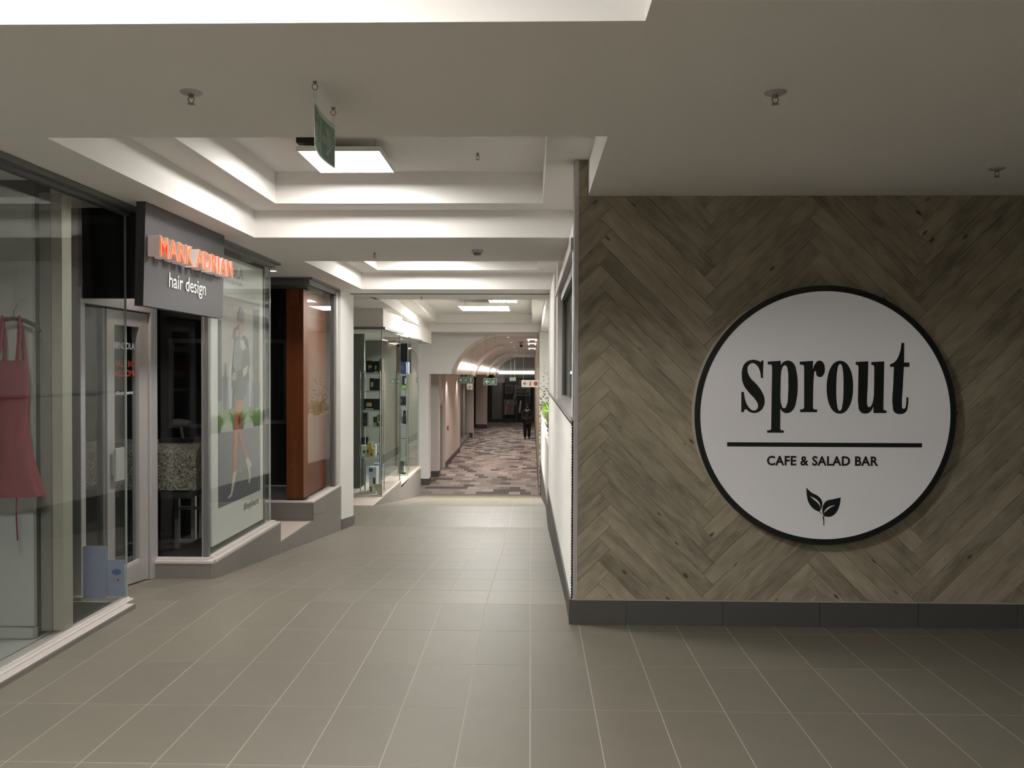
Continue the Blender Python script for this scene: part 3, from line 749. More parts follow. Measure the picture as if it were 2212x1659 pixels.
sign_shape('letter', [C_('832,470c 911,466c 909,600c 905,715c 909,748s 920,757s 936,740s 946,700s 949,620c 949,505c 945,491c 930,488c 930,471c 1011,466c 1008,765c 1012,776c 1028,777c 1028,794c 947,794c 946,752c 925,787s 891,798s 863,784s 851,742s 849,650c 850,505c 846,491c 832,488c')])
sign_shape('letter', [C_('1118,349c 1135,349c 1135,473c 1169,473c 1169,501c 1134,501c 1128,640c 1125,735s 1130,764s 1142,764s 1151,738s 1153,693c 1164,693c 1163,742s 1148,787s 1114,800s 1080,789s 1067,748s 1069,620c 1072,501c 1048,501c 1048,485c 1078,468s 1101,432s 1113,390s')])
sign_shape('rule', [C_('25,984c 1253,984c 1253,1011c 25,1011c')])
gx, gz = G(278, 1131)
v_, f_ = flat_text('CAFE & SALAD BAR', 0.03, space=1.06); v_ = place(v_, (gx, SY+0.0013, gz), (1, 0, 0), (0, 0, 1), (0, -1, 0), 702*K, 62*K, 0.002); v_, f_ = weld([tuple(p) for p in v_], f_)
for vv, ff in split_islands(v_, f_):
    mb = MB(); mb.add(vv, ff); mb.build('letter', M['sign_black'], ss)
sign_shape('leaf', [C_('529,1271c 562,1302s 600,1322s 626,1352s 629,1385s 622,1407c 612,1425c 580,1410s 548,1374s 532,1322s'), C_('549,1324c 585,1340s 612,1368s 620,1400c 606,1374s 580,1350s')])
sign_shape('leaf', [C_('746,1332c 738,1385s 712,1436s 680,1455s 641,1452c 637,1443c 631,1430c 633,1390s 655,1356s 700,1343s'), C_('714,1381c 680,1388s 652,1408s 637,1436c 656,1418s 682,1397s')])
sign_shape('stem', [C_('611,1424c 628,1448s 637,1478s 638,1511c 643,1511c 643,1478s 641,1450c 637,1443c 636,1455s 624,1436s 616,1422c')])

# ------------------------------------------------------------------ left: clothes shop window
def plinth(name, x0, x1, y0, y1, ztop, label, sill=0.02, front=True):
    """tiled plinth whose foot follows the floor; top capped with a sill"""
    r = empty(name, ((x0+x1)/2, (y0+y1)/2, ztop), kind='structure'); r['label'] = label
    pts = [(y0+0.002, fz(y0)+0.001)]+([(Y0, 0.001)] if y0 < Y0 < y1 else [])+[(y1-0.002, fz(y1)+0.001), (y1-0.002, ztop-sill), (y0+0.002, ztop-sill)]
    mb = MB(); mb.prism(pts, x1-0.03, x1-0.0125, 'x'); mb.build('grout_bed', M['grout'], r)
    ys = [y0]
    while ys[-1] < y1-0.15: ys.append(min(ys[-1]+0.6, y1))
    if ys[-1] < y1: ys[-1] = y1
    for a, b in zip(ys, ys[1:]):
        hgt = ztop-fz(b)
        cuts = [0] if hgt < 0.45 else [0, 1]
        for c in cuts:
            def zb(y):
                lo = fz(y)+0.0015; hi = ztop-sill
                return lo if c == 0 else lo+(hi-lo)*0.0+0.30
            def zt(y):
                hi = ztop-sill
                return hi if len(cuts) == 1 or c == 1 else min(hi, fz(y)+0.2985)
            aa, bb = a+0.0015, b-0.0015
            pts = [(aa, zb(aa)), (bb, zb(bb)), (bb, zt(bb)), (aa, zt(aa))]
            if aa < Y0 < bb: pts.insert(1, (Y0, zb(Y0)))
            if pts[0][1] >= pts[-1][1]-0.004 or pts[1][1] >= pts[-2][1]-0.004:
                if min(pts[-2][1]-zb(bb), 1) < 0.004: continue
                pts[0] = (aa, min(zb(aa), zt(aa)-0.003))
            mb = MB(); mb.prism(pts, x1-0.012, x1, 'x'); mb.build('tile', M['plinth_tile'], r)
    return r
GX = -2.70
w2 = empty('window_2', (GX, 4.0, 0.0), kind='structure'); w2['label'] = 'full height glass shopfront of the clothes shop at the left edge'
mb = MB(); mb.box(-2.614, -2.60, 1.5, 5.50, 0.0, 0.028); mb.build('tile_edge', M['plinth_tile'], w2)
mb = MB(); mb.box(-2.80, -2.614, 1.5, 5.50, 0.0, 0.030); mb.box(-2.73, -2.66, 1.5, 5.60, 0.030, 0.042); mb.box(-2.73, -2.685, 1.5, 5.60, 0.042, 0.050); mb.build('sill', M['sill'], w2, bevel=0.002)
mb = MB(); mb.box(GX-0.006, GX+0.006, 1.5, 5.575, 0.045, 2.60); mb.build('pane', M['glass'], w2)
mb = MB(); mb.box(GX-0.0065, GX+0.0065, 5.5755, 5.579, 0.045, 2.60); mb.build('pane_edge', M['glass_edge'], w2)
mb = MB(); mb.box(-2.76, -2.63, 1.5, 5.62, 2.62, Z1-0.001); mb.box(-2.725, -2.675, 1.5, 5.60, 2.595, 2.62); mb.build('head_track', M['alu_dark'], w2)
w3 = empty('window_3', (-2.93, 5.58, 0.03), kind='structure'); w3['label'] = 'glass return panel at the corner of the clothes shop'
mb = MB(); mb.box(-3.12, -2.71, 5.585, 5.595, 0.05, 2.60); mb.build('pane', M['glass'], w3)
mb = MB(); mb.box(-3.12, -2.712, 5.57, 5.61, 0.032, 0.05); mb.build('bottom_channel', M['sill'], w3)
mb = MB(); mb.box(-3.14, -2.63, 5.625, 5.66, 2.05, Z1-0.001); mb.build('head_panel', M['black'], w3)
# inside of the clothes shop
mb = MB(); mb.box(-4.6, -2.812, 1.0, 5.56, 0.001, 0.030); struct('floor_shop', mb, M['display_white'])
mb = MB(); mb.box(-4.6, -2.84, 4.80, 4.95, 0.03, Z1-0.001); pt = struct('wall_partition', mb, M['darkgrey'])
mb = MB(); mb.box(-2.838, -2.775, 4.83, 4.93, 0.055, 2.59); mb.build('dark_stud', M['wallgrey'], pt)
mb = MB(); mb.box(-2.774, -2.712, 4.84, 4.94, 0.055, 2.59); mb.build('light_stud', M['beige'], pt)
mb = MB(); mb.box(-4.2, -2.842, 4.765, 4.795, 0.10, 2.55); mb.box(-4.2, -2.838, 4.745, 4.795, 0.034, 0.095)
mb.build('display_board', M['display_white'], tags=dict(label='tall pale display board behind the clothes shop glass', cat='display board'))
mb = MB(); mb.box(-2.70+0.0, -3.05, 5.0, 5.5, 0.0305, 0.036); mb.build('floor_mat', M['mat_black'], tags=dict(label='black floor mat inside the glass corner of the clothes shop', cat='floor mat'))
# hanger and dress
dx, dy = -2.885, 4.66
hg = empty('coat_hanger', (dx, dy, 1.74), 'black clothes hanger holding the crimson dress', 'hanger')
pth = [(dx-0.20, dy, 1.765), (dx-0.17, dy, 1.795), (dx-0.06, dy, 1.845), (dx, dy, 1.855), (dx+0.06, dy, 1.845), (dx+0.125, dy, 1.815), (dx+0.148, dy, 1.783)]
mb = MB(); mb.tube(pth, [0.012, 0.014, 0.012, 0.012, 0.012, 0.014, 0.012], 8); mb.build('arms', M['black'], hg, smooth=True)
mb = MB(); mb.tube([(dx, dy, 1.85), (dx, dy, 1.90), (dx+0.02, dy, 1.93), (dx+0.015, dy+0.03, 1.96), (dx-0.01, dy+0.08, 1.97), (dx-0.01, dy+0.098, 1.96)], 0.003, 6); mb.build('hook', M['chrome'], hg)
dr = empty('dress', (dx, dy, 0.86), 'crimson strappy dress hanging at the left edge', 'dress')
mb = MB(); prof = [(1.62, 0.085, 0.03), (1.50, 0.095, 0.045), (1.35, 0.085, 0.05), (1.22, 0.09, 0.055), (1.08, 0.115, 0.065), (0.98, 0.14, 0.07), (0.90, 0.165, 0.075), (0.865, 0.18, 0.075)]
vs = []; fs = []; n = 36
for zz, rx, ry in prof:
    for k in range(n):
        a = 2*PI*k/n; fl = 1+0.10*(1.62-zz)*math.sin(a*7)
        vs.append((dx-0.01+rx*fl*math.cos(a), dy-0.005+ry*fl*math.sin(a), zz))
for i in range(len(prof)-1):
    for k in range(n): fs.append((i*n+k, i*n+(k+1) % n, (i+1)*n+(k+1) % n, (i+1)*n+k))
fs.append(tuple(range(n)))
mb.add(vs, fs); mb.build('skirt', M['dress'], dr, smooth=True)
for sx in (-0.07, 0.045):
    mb = MB(); mb.tube([(dx+sx-0.01, dy-0.028, 1.61), (dx+sx*0.9, dy-0.018, 1.72), (dx+sx*0.85, dy-0.005, 1.862), (dx+sx*0.9, dy+0.02, 1.74), (dx+sx, dy+0.025, 1.61)], 0.011, 6); mb.build('strap', M['dress'], dr, smooth=True)
mb = MB(); mb.tube([(dx+0.03, dy-0.03, 0.875), (dx+0.028, dy-0.032, 0.75), (dx+0.034, dy-0.03, 0.62)], 0.004, 5); mb.build('ribbon', M['dress'], dr)
mb = MB(); random.seed(3)
vs = []; fs = []; nu, nv = 14, 9
for i in range(nv+1):
    for k in range(nu):
        a = 2*PI*k/nu; b = PI*i/nv; rr = 1+random.uniform(-.22, .22)
        vs.append((-2.955+0.075*math.sin(b)*math.cos(a)*rr, 4.49+0.04*math.sin(b)*math.sin(a)*rr, 1.20-0.15+0.15+0.13*math.cos(b)*rr))
for i in range(nv):
    for k in range(nu): fs.append((i*nu+k, i*nu+(k+1) % nu, (i+1)*nu+(k+1) % nu, (i+1)*nu+k))
mb.add(vs, fs); mb.build('foil_clutch', M['foil'], tags=dict(label='crumpled silver foil clutch in front of the crimson dress', cat='bag'))
mb = MB(); mb.tube([(-2.96, 4.50, 1.04), (-2.965, 4.51, 0.9), (-2.955, 4.515, 0.80)], [0.03, 0.045, 0.05], 10); mb.build('wrapped_parcel', M['midgrey'], tags=dict(label='grey wrapped parcel hanging below the silver clutch', cat='parcel'))
for (xa, xb, za, zb, lb) in ((-3.02, -2.968, 1.855, 1.870, 'orange price tag above the black hanger'), (-2.925, -2.882, 1.575, 1.592, 'orange price tag right of the dress on the pale board')):
    mb = MB(); mb.box(xa, xb, 4.757, 4.764, za, zb); mb.build('price_tag', M['tagorange'], tags=dict(label=lb, cat='price tag', group='orange price tags'))
# stickers and leaflets in the glass corner
mb = MB(); mb.prism([(-2.985, 0.052), (-2.825, 0.052), (-2.825, 0.385), (-2.835, 0.395), (-2.975, 0.395), (-2.985, 0.385)], 5.560, 5.564, 'y')
mb.build('notice_card', M['paleblue'], tags=dict(label='pale notice card standing in the corner of the glass', cat='notice'))
r = empty('card_sticker', (-2.765, 5.579, 0.06), 'payment card sticker with a blue oval at the glass corner', 'sticker')
mb = MB(); mb.box(-2.825, -2.715, 5.580, 5.5835, 0.055, 0.30); mb.build('sheet', M['paleblue'], r)
v, f = outline([[(-2.80, 0.218, 's'), (-2.79, 0.233, 's'), (-2.745, 0.233, 's'), (-2.735, 0.218, 's'), (-2.745, 0.203, 's'), (-2.79, 0.203, 's')]])
mb = MB(); mb.add([(p[0], 5.5798-p[2]*0.001, p[1]) for p in v], f); mb.build('blue_oval', M['blue'], r)
for cx_, mm in ((-2.788, 'navy'), (-2.759, 'fire_red'), (-2.748, 'gold')):
    mb = MB(); mb.lathe((cx_, 5.5785, 0.165), [(0.008, 0), (0.008, 0.001)], 12, 'y'); mb.build('card_mark', M[mm], r)
text('lettering', 'VISA', (-2.798, 5.5782, 0.161), (1, 0, 0), (0, 0, 1), (0, -1, 0), 0.02, 0.008, 0.0006, M['white_print'], r, bold=0.02)

# ------------------------------------------------------------------ left: hair salon
sb = empty('shop_sign', (-2.51, 6.1, 1.985), 'charcoal board with raised orange letters reading MARK ADRIAN hair design', 'sign')
mb = MB(); tl = 0.012
mb.add([(-2.56, 5.41, 1.985), (-2.498, 5.40, 1.985), (-2.498, 6.80, 1.985), (-2.56, 6.80, 1.985), (-2.545, 5.41, Z1-0.001), (-2.485, 5.41, Z1-0.001), (-2.485, 6.81, Z1-0.001), (-2.545, 6.81, Z1-0.001)],
       [(0, 3, 2, 1), (4, 5, 6, 7), (0, 1, 5, 4), (1, 2, 6, 5), (2, 3, 7, 6), (3, 0, 4, 7)])
mb.build('board', M['charcoal'], sb)
XB = -2.4885
v0, f0 = flat_text('MARK ADRIAN', 0.010, space=1.12); v1, f1 = flat_text('MARK ADRIAN', 0.028, space=1.12)
v0, f0 = weld(v0, f0); v1, f1 = weld(v1, f1)
lo = [min(p[i] for p in v1) for i in range(3)]; hi = [max(p[i] for p in v1) for i in range(3)]
def mapl(p, xa, xb):
    return (xa+(p[2]+0.5)*(xb-xa), 5.445+(p[0]-lo[0])/(hi[0]-lo[0])*1.335, 2.308+(p[1]-lo[1])/(hi[1]-lo[1])*0.137)
i0, i1 = split_islands(v0, f0), split_islands(v1, f1)
for (a, b) in zip(i1, i0):
    mb = MB(); mb.add([mapl(p, XB, -2.41) for p in a[0]], a[1]); lt = mb.build('letter', M['letter_side'], sb)
    mb = MB(); mb.add([mapl(p, -2.4105, -2.405) for p in b[0]], b[1]); mb.build('letter_face', M['letter_orange'], lt, tags=dict(label='orange face of the raised letter'))
text('tagline', 'hair design', (-2.4925, 5.77, 2.105), (0.0, 1, 0), (0.018, 0, 1), (1, 0, 0), 0.655, 0.135, 0.003, M['white_print'], sb, bold=0.004)
# salon door in white aluminium
DX = -3.05
dr = empty('door_1', (DX, 6.2, -0.05), kind='structure'); dr['label'] = 'aluminium framed glass salon door'
def fl(y): return fz(y)+0.002
def bar(name, pts, x0, x1, m, parent, **k): mb = MB(); mb.prism(pts, x0, x1, 'x'); return mb.build(name, m, parent, **k)
fr = MB()
fr.prism([(5.61, fl(5.61)), (5.67, fl(5.67)), (5.67, 2.02), (5.61, 2.02)], DX-0.05, DX+0.03, 'x')
fr.prism([(6.66, fl(6.66)), (6.775, fl(6.775)), (6.775, 2.13), (6.66, 2.13)], DX-0.05, DX+0.03, 'x')
fr.prism([(5.61, 2.02), (6.66, 2.02), (6.66, 2.13), (5.61, 2.13)], DX-0.05, DX+0.03, 'x')
fr.build('frame', M['alu'], dr, bevel=0.002)
sl = MB(); sl.prism([(5.675, fl(5.675)+0.004), (5.99, fl(5.99)+0.004), (5.99, 0.03), (5.675, 0.05)], DX-0.045, DX, 'x'); sl.box(DX-0.045, DX, 5.96, 5.995, 0.05, 2.015)
sl = sl.build('side_light', M['alu_dark'], dr)
mb = MB(); mb.box(DX-0.022, DX-0.014, 5.675, 5.96, 0.05, 2.015); mb.build('side_glass', M['glass'], sl)
L0, L1, L2, L3 = 6.005, 6.115, 6.50, 6.645
lf = MB()
lf.prism([(L0, fl(L0)+0.008), (L1, fl(L1)+0.008), (L1, 2.01), (L0, 2.01)], DX-0.045, DX+0.008, 'x')
lf.prism([(L2, fl(L2)+0.008), (L3, fl(L3)+0.008), (L3, 2.01), (L2, 2.01)], DX-0.045, DX+0.008, 'x')
lf.prism([(L1, 1.90), (L2, 1.90), (L2, 2.01), (L1, 2.01)], DX-0.045, DX+0.008, 'x')
lf.prism([(L1, fl(L1)+0.008), (L2, fl(L2)+0.008), (L2, 0.075), (L1, 0.075)], DX-0.045, DX+0.008, 'x')
lf = lf.build('leaf', M['alu'], dr)
mb = MB(); mb.box(DX-0.022, DX-0.014, L1-0.005, L2+0.005, 0.04, 1.905); mb.build('door_glass', M['glass'], lf)
mb = MB(); mb.box(DX-0.013, DX+0.006, L1, L2, 0.076, 0.10); mb.build('glazing_bead', M['sill'], lf)
mb = MB(); mb.box(DX+0.035, DX+0.055, 6.04, 6.17, 0.76, 1.0); mb.box(DX+0.008, DX+0.036, 6.06, 6.08, 0.80, 0.96); mb.build('handle', M['alu'], lf, bevel=0.004)
def dtext(body, y0, wd, z0, h, m, bold=0.0):
    text('lettering', body, (DX-0.0135, y0, z0), (0, 1, 0), (0, 0, 1), (1, 0, 0), wd, h, 0.001, m, lf, bold=bold)
dtext('INDOLA', 6.215, 0.255, 1.725, 0.05, M['white_print'], 0.004)
for k in (0, 1):
    mb = MB(); a = 6.145+k*0.032; mb.prism([(a, 1.725), (a+0.022, 1.725), (a+0.034, 1.775), (a+0.012, 1.775)], DX-0.0135, DX-0.0125, 'x'); mb.build('logo_bar', M['white_print'], lf)
dtext("WALK IN'S", 6.14, 0.34, 1.59, 0.05, M['red_print'], 0.02)
dtext('WELCOME', 6.14, 0.34, 1.518, 0.05, M['red_print'], 0.02)
dtext('#SimplySmarter', 6.17, 0.28, 1.375, 0.036, M['white_print'], 0.01)
# salon front window on its plinth
PZ = 0.052
pf = empty('trim_4', (-2.8, 6.78, -0.1), kind='structure'); pf['label'] = 'tiled plinth under the front window of the salon'
mb = MB(); mb.box(-3.04, -2.56, 6.72, 6.732, fz(6.72)+0.0005, 0.012); mb.build('tile', M['plinth_tile'], pf)
mb = MB(); mb.box(-3.03, -2.558, 6.715, 6.80, 0.013, 0.036); mb.box(-3.03, -2.60, 6.745, 6.80, 0.036, PZ); mb.build('sill', M['sill'], pf, bevel=0.002)
p1 = plinth('trim_5', -2.7, -2.545, 6.733, 8.53, 0.034, 'tiled plinth under the poster window of the salon', 0.022)
mb = MB(); mb.box(-2.64, -2.545, 6.80, 8.53, 0.012, 0.034); mb.box(-2.64, -2.585, 6.80, 8.50, 0.034, PZ); mb.build('sill', M['sill'], p1)
mb = MB(); mb.box(-2.64, -2.545, 8.532, 8.544, -0.198, 0.034); mb.build('tile', M['plinth_tile'], p1)
w4 = empty('window_4', (-2.83, 6.80, PZ), kind='structure'); w4['label'] = 'narrow front window of the salon beside the door'
mb = MB(); mb.box(-3.01, -2.655, 6.80, 6.808, PZ+0.002, 2.60); mb.build('pane', M['glass'], w4)
mb = MB(); mb.box(-2.645, -2.612, 6.79, 6.825, PZ+0.001, 2.60); mb.build('corner_post', M['alu_dark'], w4)
mb = MB(); mb.box(-2.672, -2.655, 6.80, 6.83, PZ+0.001, 2.60); mb.build('post_strip', M['alu'], w4)
w5 = empty('window_5', (-2.62, 7.6, PZ), kind='structure'); w5['label'] = 'side window of the salon with the fashion poster behind'
mb = MB(); mb.box(-2.632, -2.624, 6.83, 8.45, PZ+0.002, 2.595); mb.build('pane', M['glass2'], w5)
mb = MB(); mb.box(-2.635, -2.622, 8.4505, 8.458, PZ+0.002, 2.595); mb.build('pane_edge', M['glass_edge'], w5)
mb = MB(); mb.box(-2.66, -2.59, 6.80, 8.52, 2.60, Z1-0.001); mb.box(-2.59, -2.545, 6.83, 8.56, 2.632, Z1-0.001); mb.box(-3.05, -2.66, 6.78, 6.84, 2.60, Z1-0.001); mb.build('head_track', M['alu_dark'], w5)
# poster
PX = -2.672
po = empty('poster', (PX, 7.7, 0.09), 'tall white fashion poster of a woman in orange trousers walking on a street', 'poster')
mb = MB(); mb.box(PX-0.012, PX, 7.02, 8.37, 0.085, 2.57); mb.build('backing', M['white_print'], po)
def ppoly(name, pts, m, lay): mb = MB(); mb.prism(pts, PX+0.0008*lay, PX+0.0008*(lay+1)-0.0001, 'x'); return mb.build(name, m, po)
def PP(px, py):   # poster drawing grid -> (y, z)
    yy = 2.66*F/(1148-px); return (yy, H-(py-800)*yy/F)
pm = {k: mat('poster_'+k, c, 0.5, ns=s_, na=a_) for k, c, s_, a_ in (
    ('street', (0.085, 0.09, 0.12), 25, 0.12), ('street2', (0.12, 0.125, 0.15), 25, 0.12), ('facade', (0.38, 0.33, 0.33), 14, 0.35), ('glasswall', (0.16, 0.17, 0.21), 10, 0.4),
    ('hedge', (0.10, 0.20, 0.055), 60, 0.6), ('coat', (0.022, 0.022, 0.028), 14, 0.2), ('trouser', (0.42, 0.085, 0.03), 14, 0.1), ('calf', (0.30, 0.12, 0.075), 14, 0.1),
    ('skin', (0.38, 0.24, 0.18), 9, 0.05), ('boot', (0.50, 0.46, 0.40), 14, 0.1), ('shirt', (0.45, 0.48, 0.52), 14, 0.1), ('sky', (0.30, 0.32, 0.42), 5, 0.1), ('pillar', (0.03, 0.03, 0.04), 9, 0.2))}
ya, yb = 7.16, 8.28
ppoly('picture', [(ya, 0.385), (yb, 0.385), (yb, 2.22), (ya, 2.22)], pm['facade'], 0)
ppoly('street', [(ya, 0.387), (yb, 0.387), (yb, 1.20), (ya, 1.20)], pm['street2'], 1)
ppoly('street_shade', [(ya, 0.387), (yb, 0.387), (yb, 0.70), (ya, 0.56)], pm['street'], 2)
ppoly('glass_wall', [(ya, 1.20), (yb, 1.20), (yb, 1.46), (ya, 1.52)], pm['glasswall'], 1)
ppoly('dark_bay', [(8.08, 1.20), (8.24, 1.20), (8.24, 2.16), (8.08, 2.16)], pm['pillar'], 2)
ppoly('dark_post', [(ya, 1.30), (7.24, 1.30), (7.24, 2.0), (ya, 2.0)], pm['pillar'], 2)
random.seed(11)
n = 28; tops = [1.20+random.uniform(-.03, .05) for k in range(n+1)]; mb = MB()
for k in range(n):
    q0, q1 = ya+(yb-ya)*k/n, ya+(yb-ya)*(k+1)/n
    mb.prism([(q0, 1.05+random.uniform(0, .02)), (q1, 1.05), (q1, tops[k+1]), ((q0+q1)/2, max(tops[k], tops[k+1])+0.02), (q0, tops[k])], PX+0.0024, PX+0.0031, 'x')
mb.build('hedge', pm['hedge'], po)
for k, (a, b_) in enumerate(((7.30, 0.05), (7.42, 0.06), (7.52, 0.04), (7.95, 0.05))):
    ppoly('passer_by', [(a, 1.22), (a+b_, 1.22), (a+b_*1.5, 1.45), (a+b_*1.1, 1.62), (a+b_*0.4, 1.64), (a-b_*0.3, 1.45)], pm['shirt'] if k % 2 else pm['pillar'], 3)
def PL(name, s_, m, lay): return ppoly(name, [PP(float(t.split(',')[0]), float(t.split(',')[1])) for t in s_.split()][::-1], m, lay)
PL('trouser_leg', '506,866 524,850 521,880 516,905 511,930 510,960 508,990 507,1022 500,1024 501,990 502,950 503,920 505,890', pm['trouser'], 5)
PL('trouser_leg', '513,905 521,900 521,930 524,955 530,975 533,992 528,997 520,975 514,950 511,930', pm['calf'], 5)
PL('boot', '501,1024 507,1022 504,1045 499,1068 497,1077 489,1083 488,1080 495,1070 497,1050', pm['boot'], 6)
PL('boot', '527,997 533,990 540,1005 541,1013 537,1012 539,1035 536,1048 533,1047 535,1030 531,1010', pm['boot'], 6)
PL('coat', '505,734 513,726 524,726 533,735 536,760 537,790 534,800 536,822 530,840 524,866 510,866 503,850 497,838 498,800 502,770', pm['coat'], 6)
PL('arm', '501,805 507,808 507,822 501,825 498,818', pm['skin'], 7)
PL('jacket_shade', '504,740 512,733 520,760 518,800 505,805 500,790', pm['glasswall'], 7)
PL('scarf', '514,735 523,735 528,752 522,760 517,752', pm['shirt'], 8)
PL('hair', '512,703 522,700 520,712 508,715 503,735 500,732 503,712', pm['coat'], 6)
PL('face', '514,702 522,700 524,712 521,722 515,720 513,710', pm['skin'], 7)
PL('neck', '515,719 521,721 521,733 514,733', pm['skin'], 7)
PL('hat', '511,694 512,678 517,664 521,666 525,680 525,696 518,700', pm['glasswall'], 7)
PL('bag', '521,800 533,790 530,808 522,818', pm['boot'], 8)
text('hashtag', '#SimplySmarter', (PX+0.001, 7.80, 0.245), (0, 1, 0), (0, 0, 1), (1, 0, 0), 0.44, 0.085, 0.001, M['darkgrey'], po, bold=0.01)
text('lettering', 'INDOLA', (PX+0.001, 7.20, 2.40), (0, 1, 0), (0, 0, 1), (1, 0, 0), 0.60, 0.11, 0.001, M['grey_print'], po)
text('lettering', 'PROFESSIONAL', (PX+0.001, 7.20, 2.335), (0, 1, 0), (0, 0, 1), (1, 0, 0), 0.60, 0.035, 0.001, M['grey_print'], po)
# salon interior
mb = MB(); mb.box(-4.6, -3.11, 5.66, 5.70, -0.4, Z1-0.001); mb.box(-4.6, -4.5, 5.7, 11.3, -0.4, Z1-0.001)
mb.box(-4.5, -3.12, 8.95, 9.0, -0.4, Z1-0.001); mb.box(-3.12, -2.70, 8.50, 8.53, -0.19, Z1-0.001); struct('wall_salon', mb, M['dark'])
mb = MB(); mb.box(-4.5, -3.10, 5.7, 8.95, -0.30, -0.16); mb.box(-3.09, -2.66, 6.83, 8.5, -0.25, 0.0); struct('floor_salon', mb, M['dark'])
def mirror(x0, x1, y, z0, z1, label, lean=0.0):
    r = empty('mirror', ((x0+x1)/2, y, z0), label, 'mirror', 'salon mirrors'); e = 0.045
    mb = MB()
    for (a, b, c, d) in ((x0, x0+e, z0, z1), (x1-e, x1, z0, z1), (x0+e, x1-e, z0, z0+e), (x0+e, x1-e, z1-e, z1)): mb.box(a, b, y-0.03, y, c, d)
    mb.build('frame', M['midgrey'], r)
    mb = MB(); mb.box(x0+e, x1-e, y-0.012, y, z0+e, z1-e); mb.build('mirror_glass', M['mirror'], r)
M['mirror'] = mat('dark_mirror', (0.25, 0.26, 0.26), 0.06, metal=1.0, ns=2, na=0.02)
mirror(-3.85, -3.42, 8.94, 0.95, 1.90, 'grey framed mirror on the dark salon wall behind the hairdryer')
gd = empty('reception_desk', (-3.3, 7.45, -0.16), 'speckled granite reception desk inside the salon window', 'desk')
mb = MB(); mb.prism([(7.30, 0.52), (7.30, 0.845), (7.40, 0.915), (7.9, 0.915), (7.9, 0.52)], -4.0, -2.915, 'x'); mb.build('counter', M['granite'], gd)
mb = MB(); mb.box(-4.0, -3.0, 7.36, 7.9, 0.44, 0.518); mb.build('underside', M['darkgrey'], gd)
mb = MB(); mb.box(-3.95, -3.55, 7.4, 7.85, -0.16, 0.438); mb.build('pedestal', M['black'], gd)
hd = empty('hairdryer', (-3.16, 7.6, 0.93), 'grey hairdryer lying on the granite desk', 'hairdryer')
mb = MB(); mb.tube([(-3.23, 7.58, 1.085), (-3.19, 7.58, 1.09), (-3.13, 7.58, 1.09), (-3.08, 7.58, 1.088)], [0.036, 0.040, 0.034, 0.026], 14); mb.build('barrel', M['midgrey'], hd, smooth=True)
mb = MB(); mb.tube([(-3.165, 7.58, 1.06), (-3.16, 7.59, 1.0), (-3.155, 7.60, 0.95)], [0.016, 0.015, 0.013], 8); mb.build('grip', M['midgrey'], hd, smooth=True)
mb = MB(); mb.box(-3.33, -3.05, 7.50, 7.75, 0.917, 0.945); mb.build('tray', M['black'], tags=dict(label='low black tray under the hairdryer on the desk', cat='tray'))
mb = MB(); mb.box(-3.03, -2.96, 7.55, 7.62, 0.917, 0.965); mb.build('card_box', M['darkgrey'], tags=dict(label='small dark card box at the right end of the desk', cat='box'))
wf = empty('reflection_frame', (-3.25, 8.2, -0.16), 'pale open frame standing in for reflected white frames under the granite desk', 'reflection')  # solid frame modelled in place of a reflection in the salon glass
for (x, y) in ((-3.42, 8.1), (-3.18, 8.1), (-3.42, 8.5), (-3.18, 8.5)):
    mb = MB(); mb.box(x-0.022, x+0.022, y-0.022, y+0.022, -0.158, 0.62); mb.build('post', M['alu'], wf)
for zz in (-0.10, 0.22):
    mb = MB(); mb.box(-3.398, -3.202, 8.085, 8.115, zz, zz+0.03); mb.box(-3.195, -3.165, 8.122, 8.478, zz, zz+0.03); mb.build('rail', M['alu'], wf)

# ------------------------------------------------------------------ ledge and orange shop window
lg = empty('trim_6', (-2.85, 9.2, -0.2), kind='structure'); lg['label'] = 'pale tiled entrance ledge between the two shopfronts'
mb = MB(); mb.box(-3.5, -2.562, 8.546, 9.86, -0.215, -0.198); mb.build('ledge_top', M['ledge'], lg)
plinth('trim_7', -2.7, -2.55, 8.546, 11.30, -0.198, 'grey tiled side of the entrance ledge above the ramp', 0.0)
p2 = plinth('trim_8', -2.7, -2.553, 9.87, 11.32, 0.028, 'grey tiled plinth under the orange shop window', 0.016)
mb = MB(); mb.box(-3.4, -2.565, 9.86, 9.87, -0.197, 0.010); mb.build('tile', M['plinth_tile'], p2)
mb = MB(); mb.box(-3.4, -2.553, 9.855, 9.95, 0.012, 0.028); mb.box(-2.66, -2.553, 9.95, 11.32, 0.012, 0.028); mb.build('sill', M['sill'], p2)
w6 = empty('window_6', (-2.62, 10.5, 0.03), kind='structure'); w6['label'] = 'corner window of the shop with the orange panel'
mb = MB(); mb.box(-3.4, -2.634, 9.905, 9.913, 0.03, 2.56); mb.build('pane', M['glass'], w6)
mb = MB(); mb.box(-2.632, -2.624, 9.905, 11.10, 0.03, 2.56); mb.build('pane', M['glass2'], w6)
mb = MB(); mb.box(-2.66, -2.60, 11.12, 11.18, 0.03, 2.56); mb.build('mullion', M['alu_dark'], w6)
mb = MB(); mb.box(-2.655, -2.585, 11.18, 11.30, 0.03, 2.60); mb.build('jamb', M['alu'], w6)
mb = MB(); mb.box(-3.4, -2.60, 9.87, 9.95, 2.57, Z1-0.001); mb.box(-2.67, -2.60, 9.95, 11.3, 2.57, Z1-0.001); mb.box(-3.4, -2.56, 9.84, 9.87, 2.63, Z1-0.001); mb.box(-2.60, -2.56, 9.87, 11.3, 2.63, Z1-0.001); mb.build('head_track', M['alu_dark'], w6)
mb = MB(); mb.box(-2.925, -2.72, 10.05, 11.15, 0.03, 2.54); mb.build('orange_panel', M['orange'], tags=dict(label='burnt orange display pier behind the corner glass', cat='panel'))
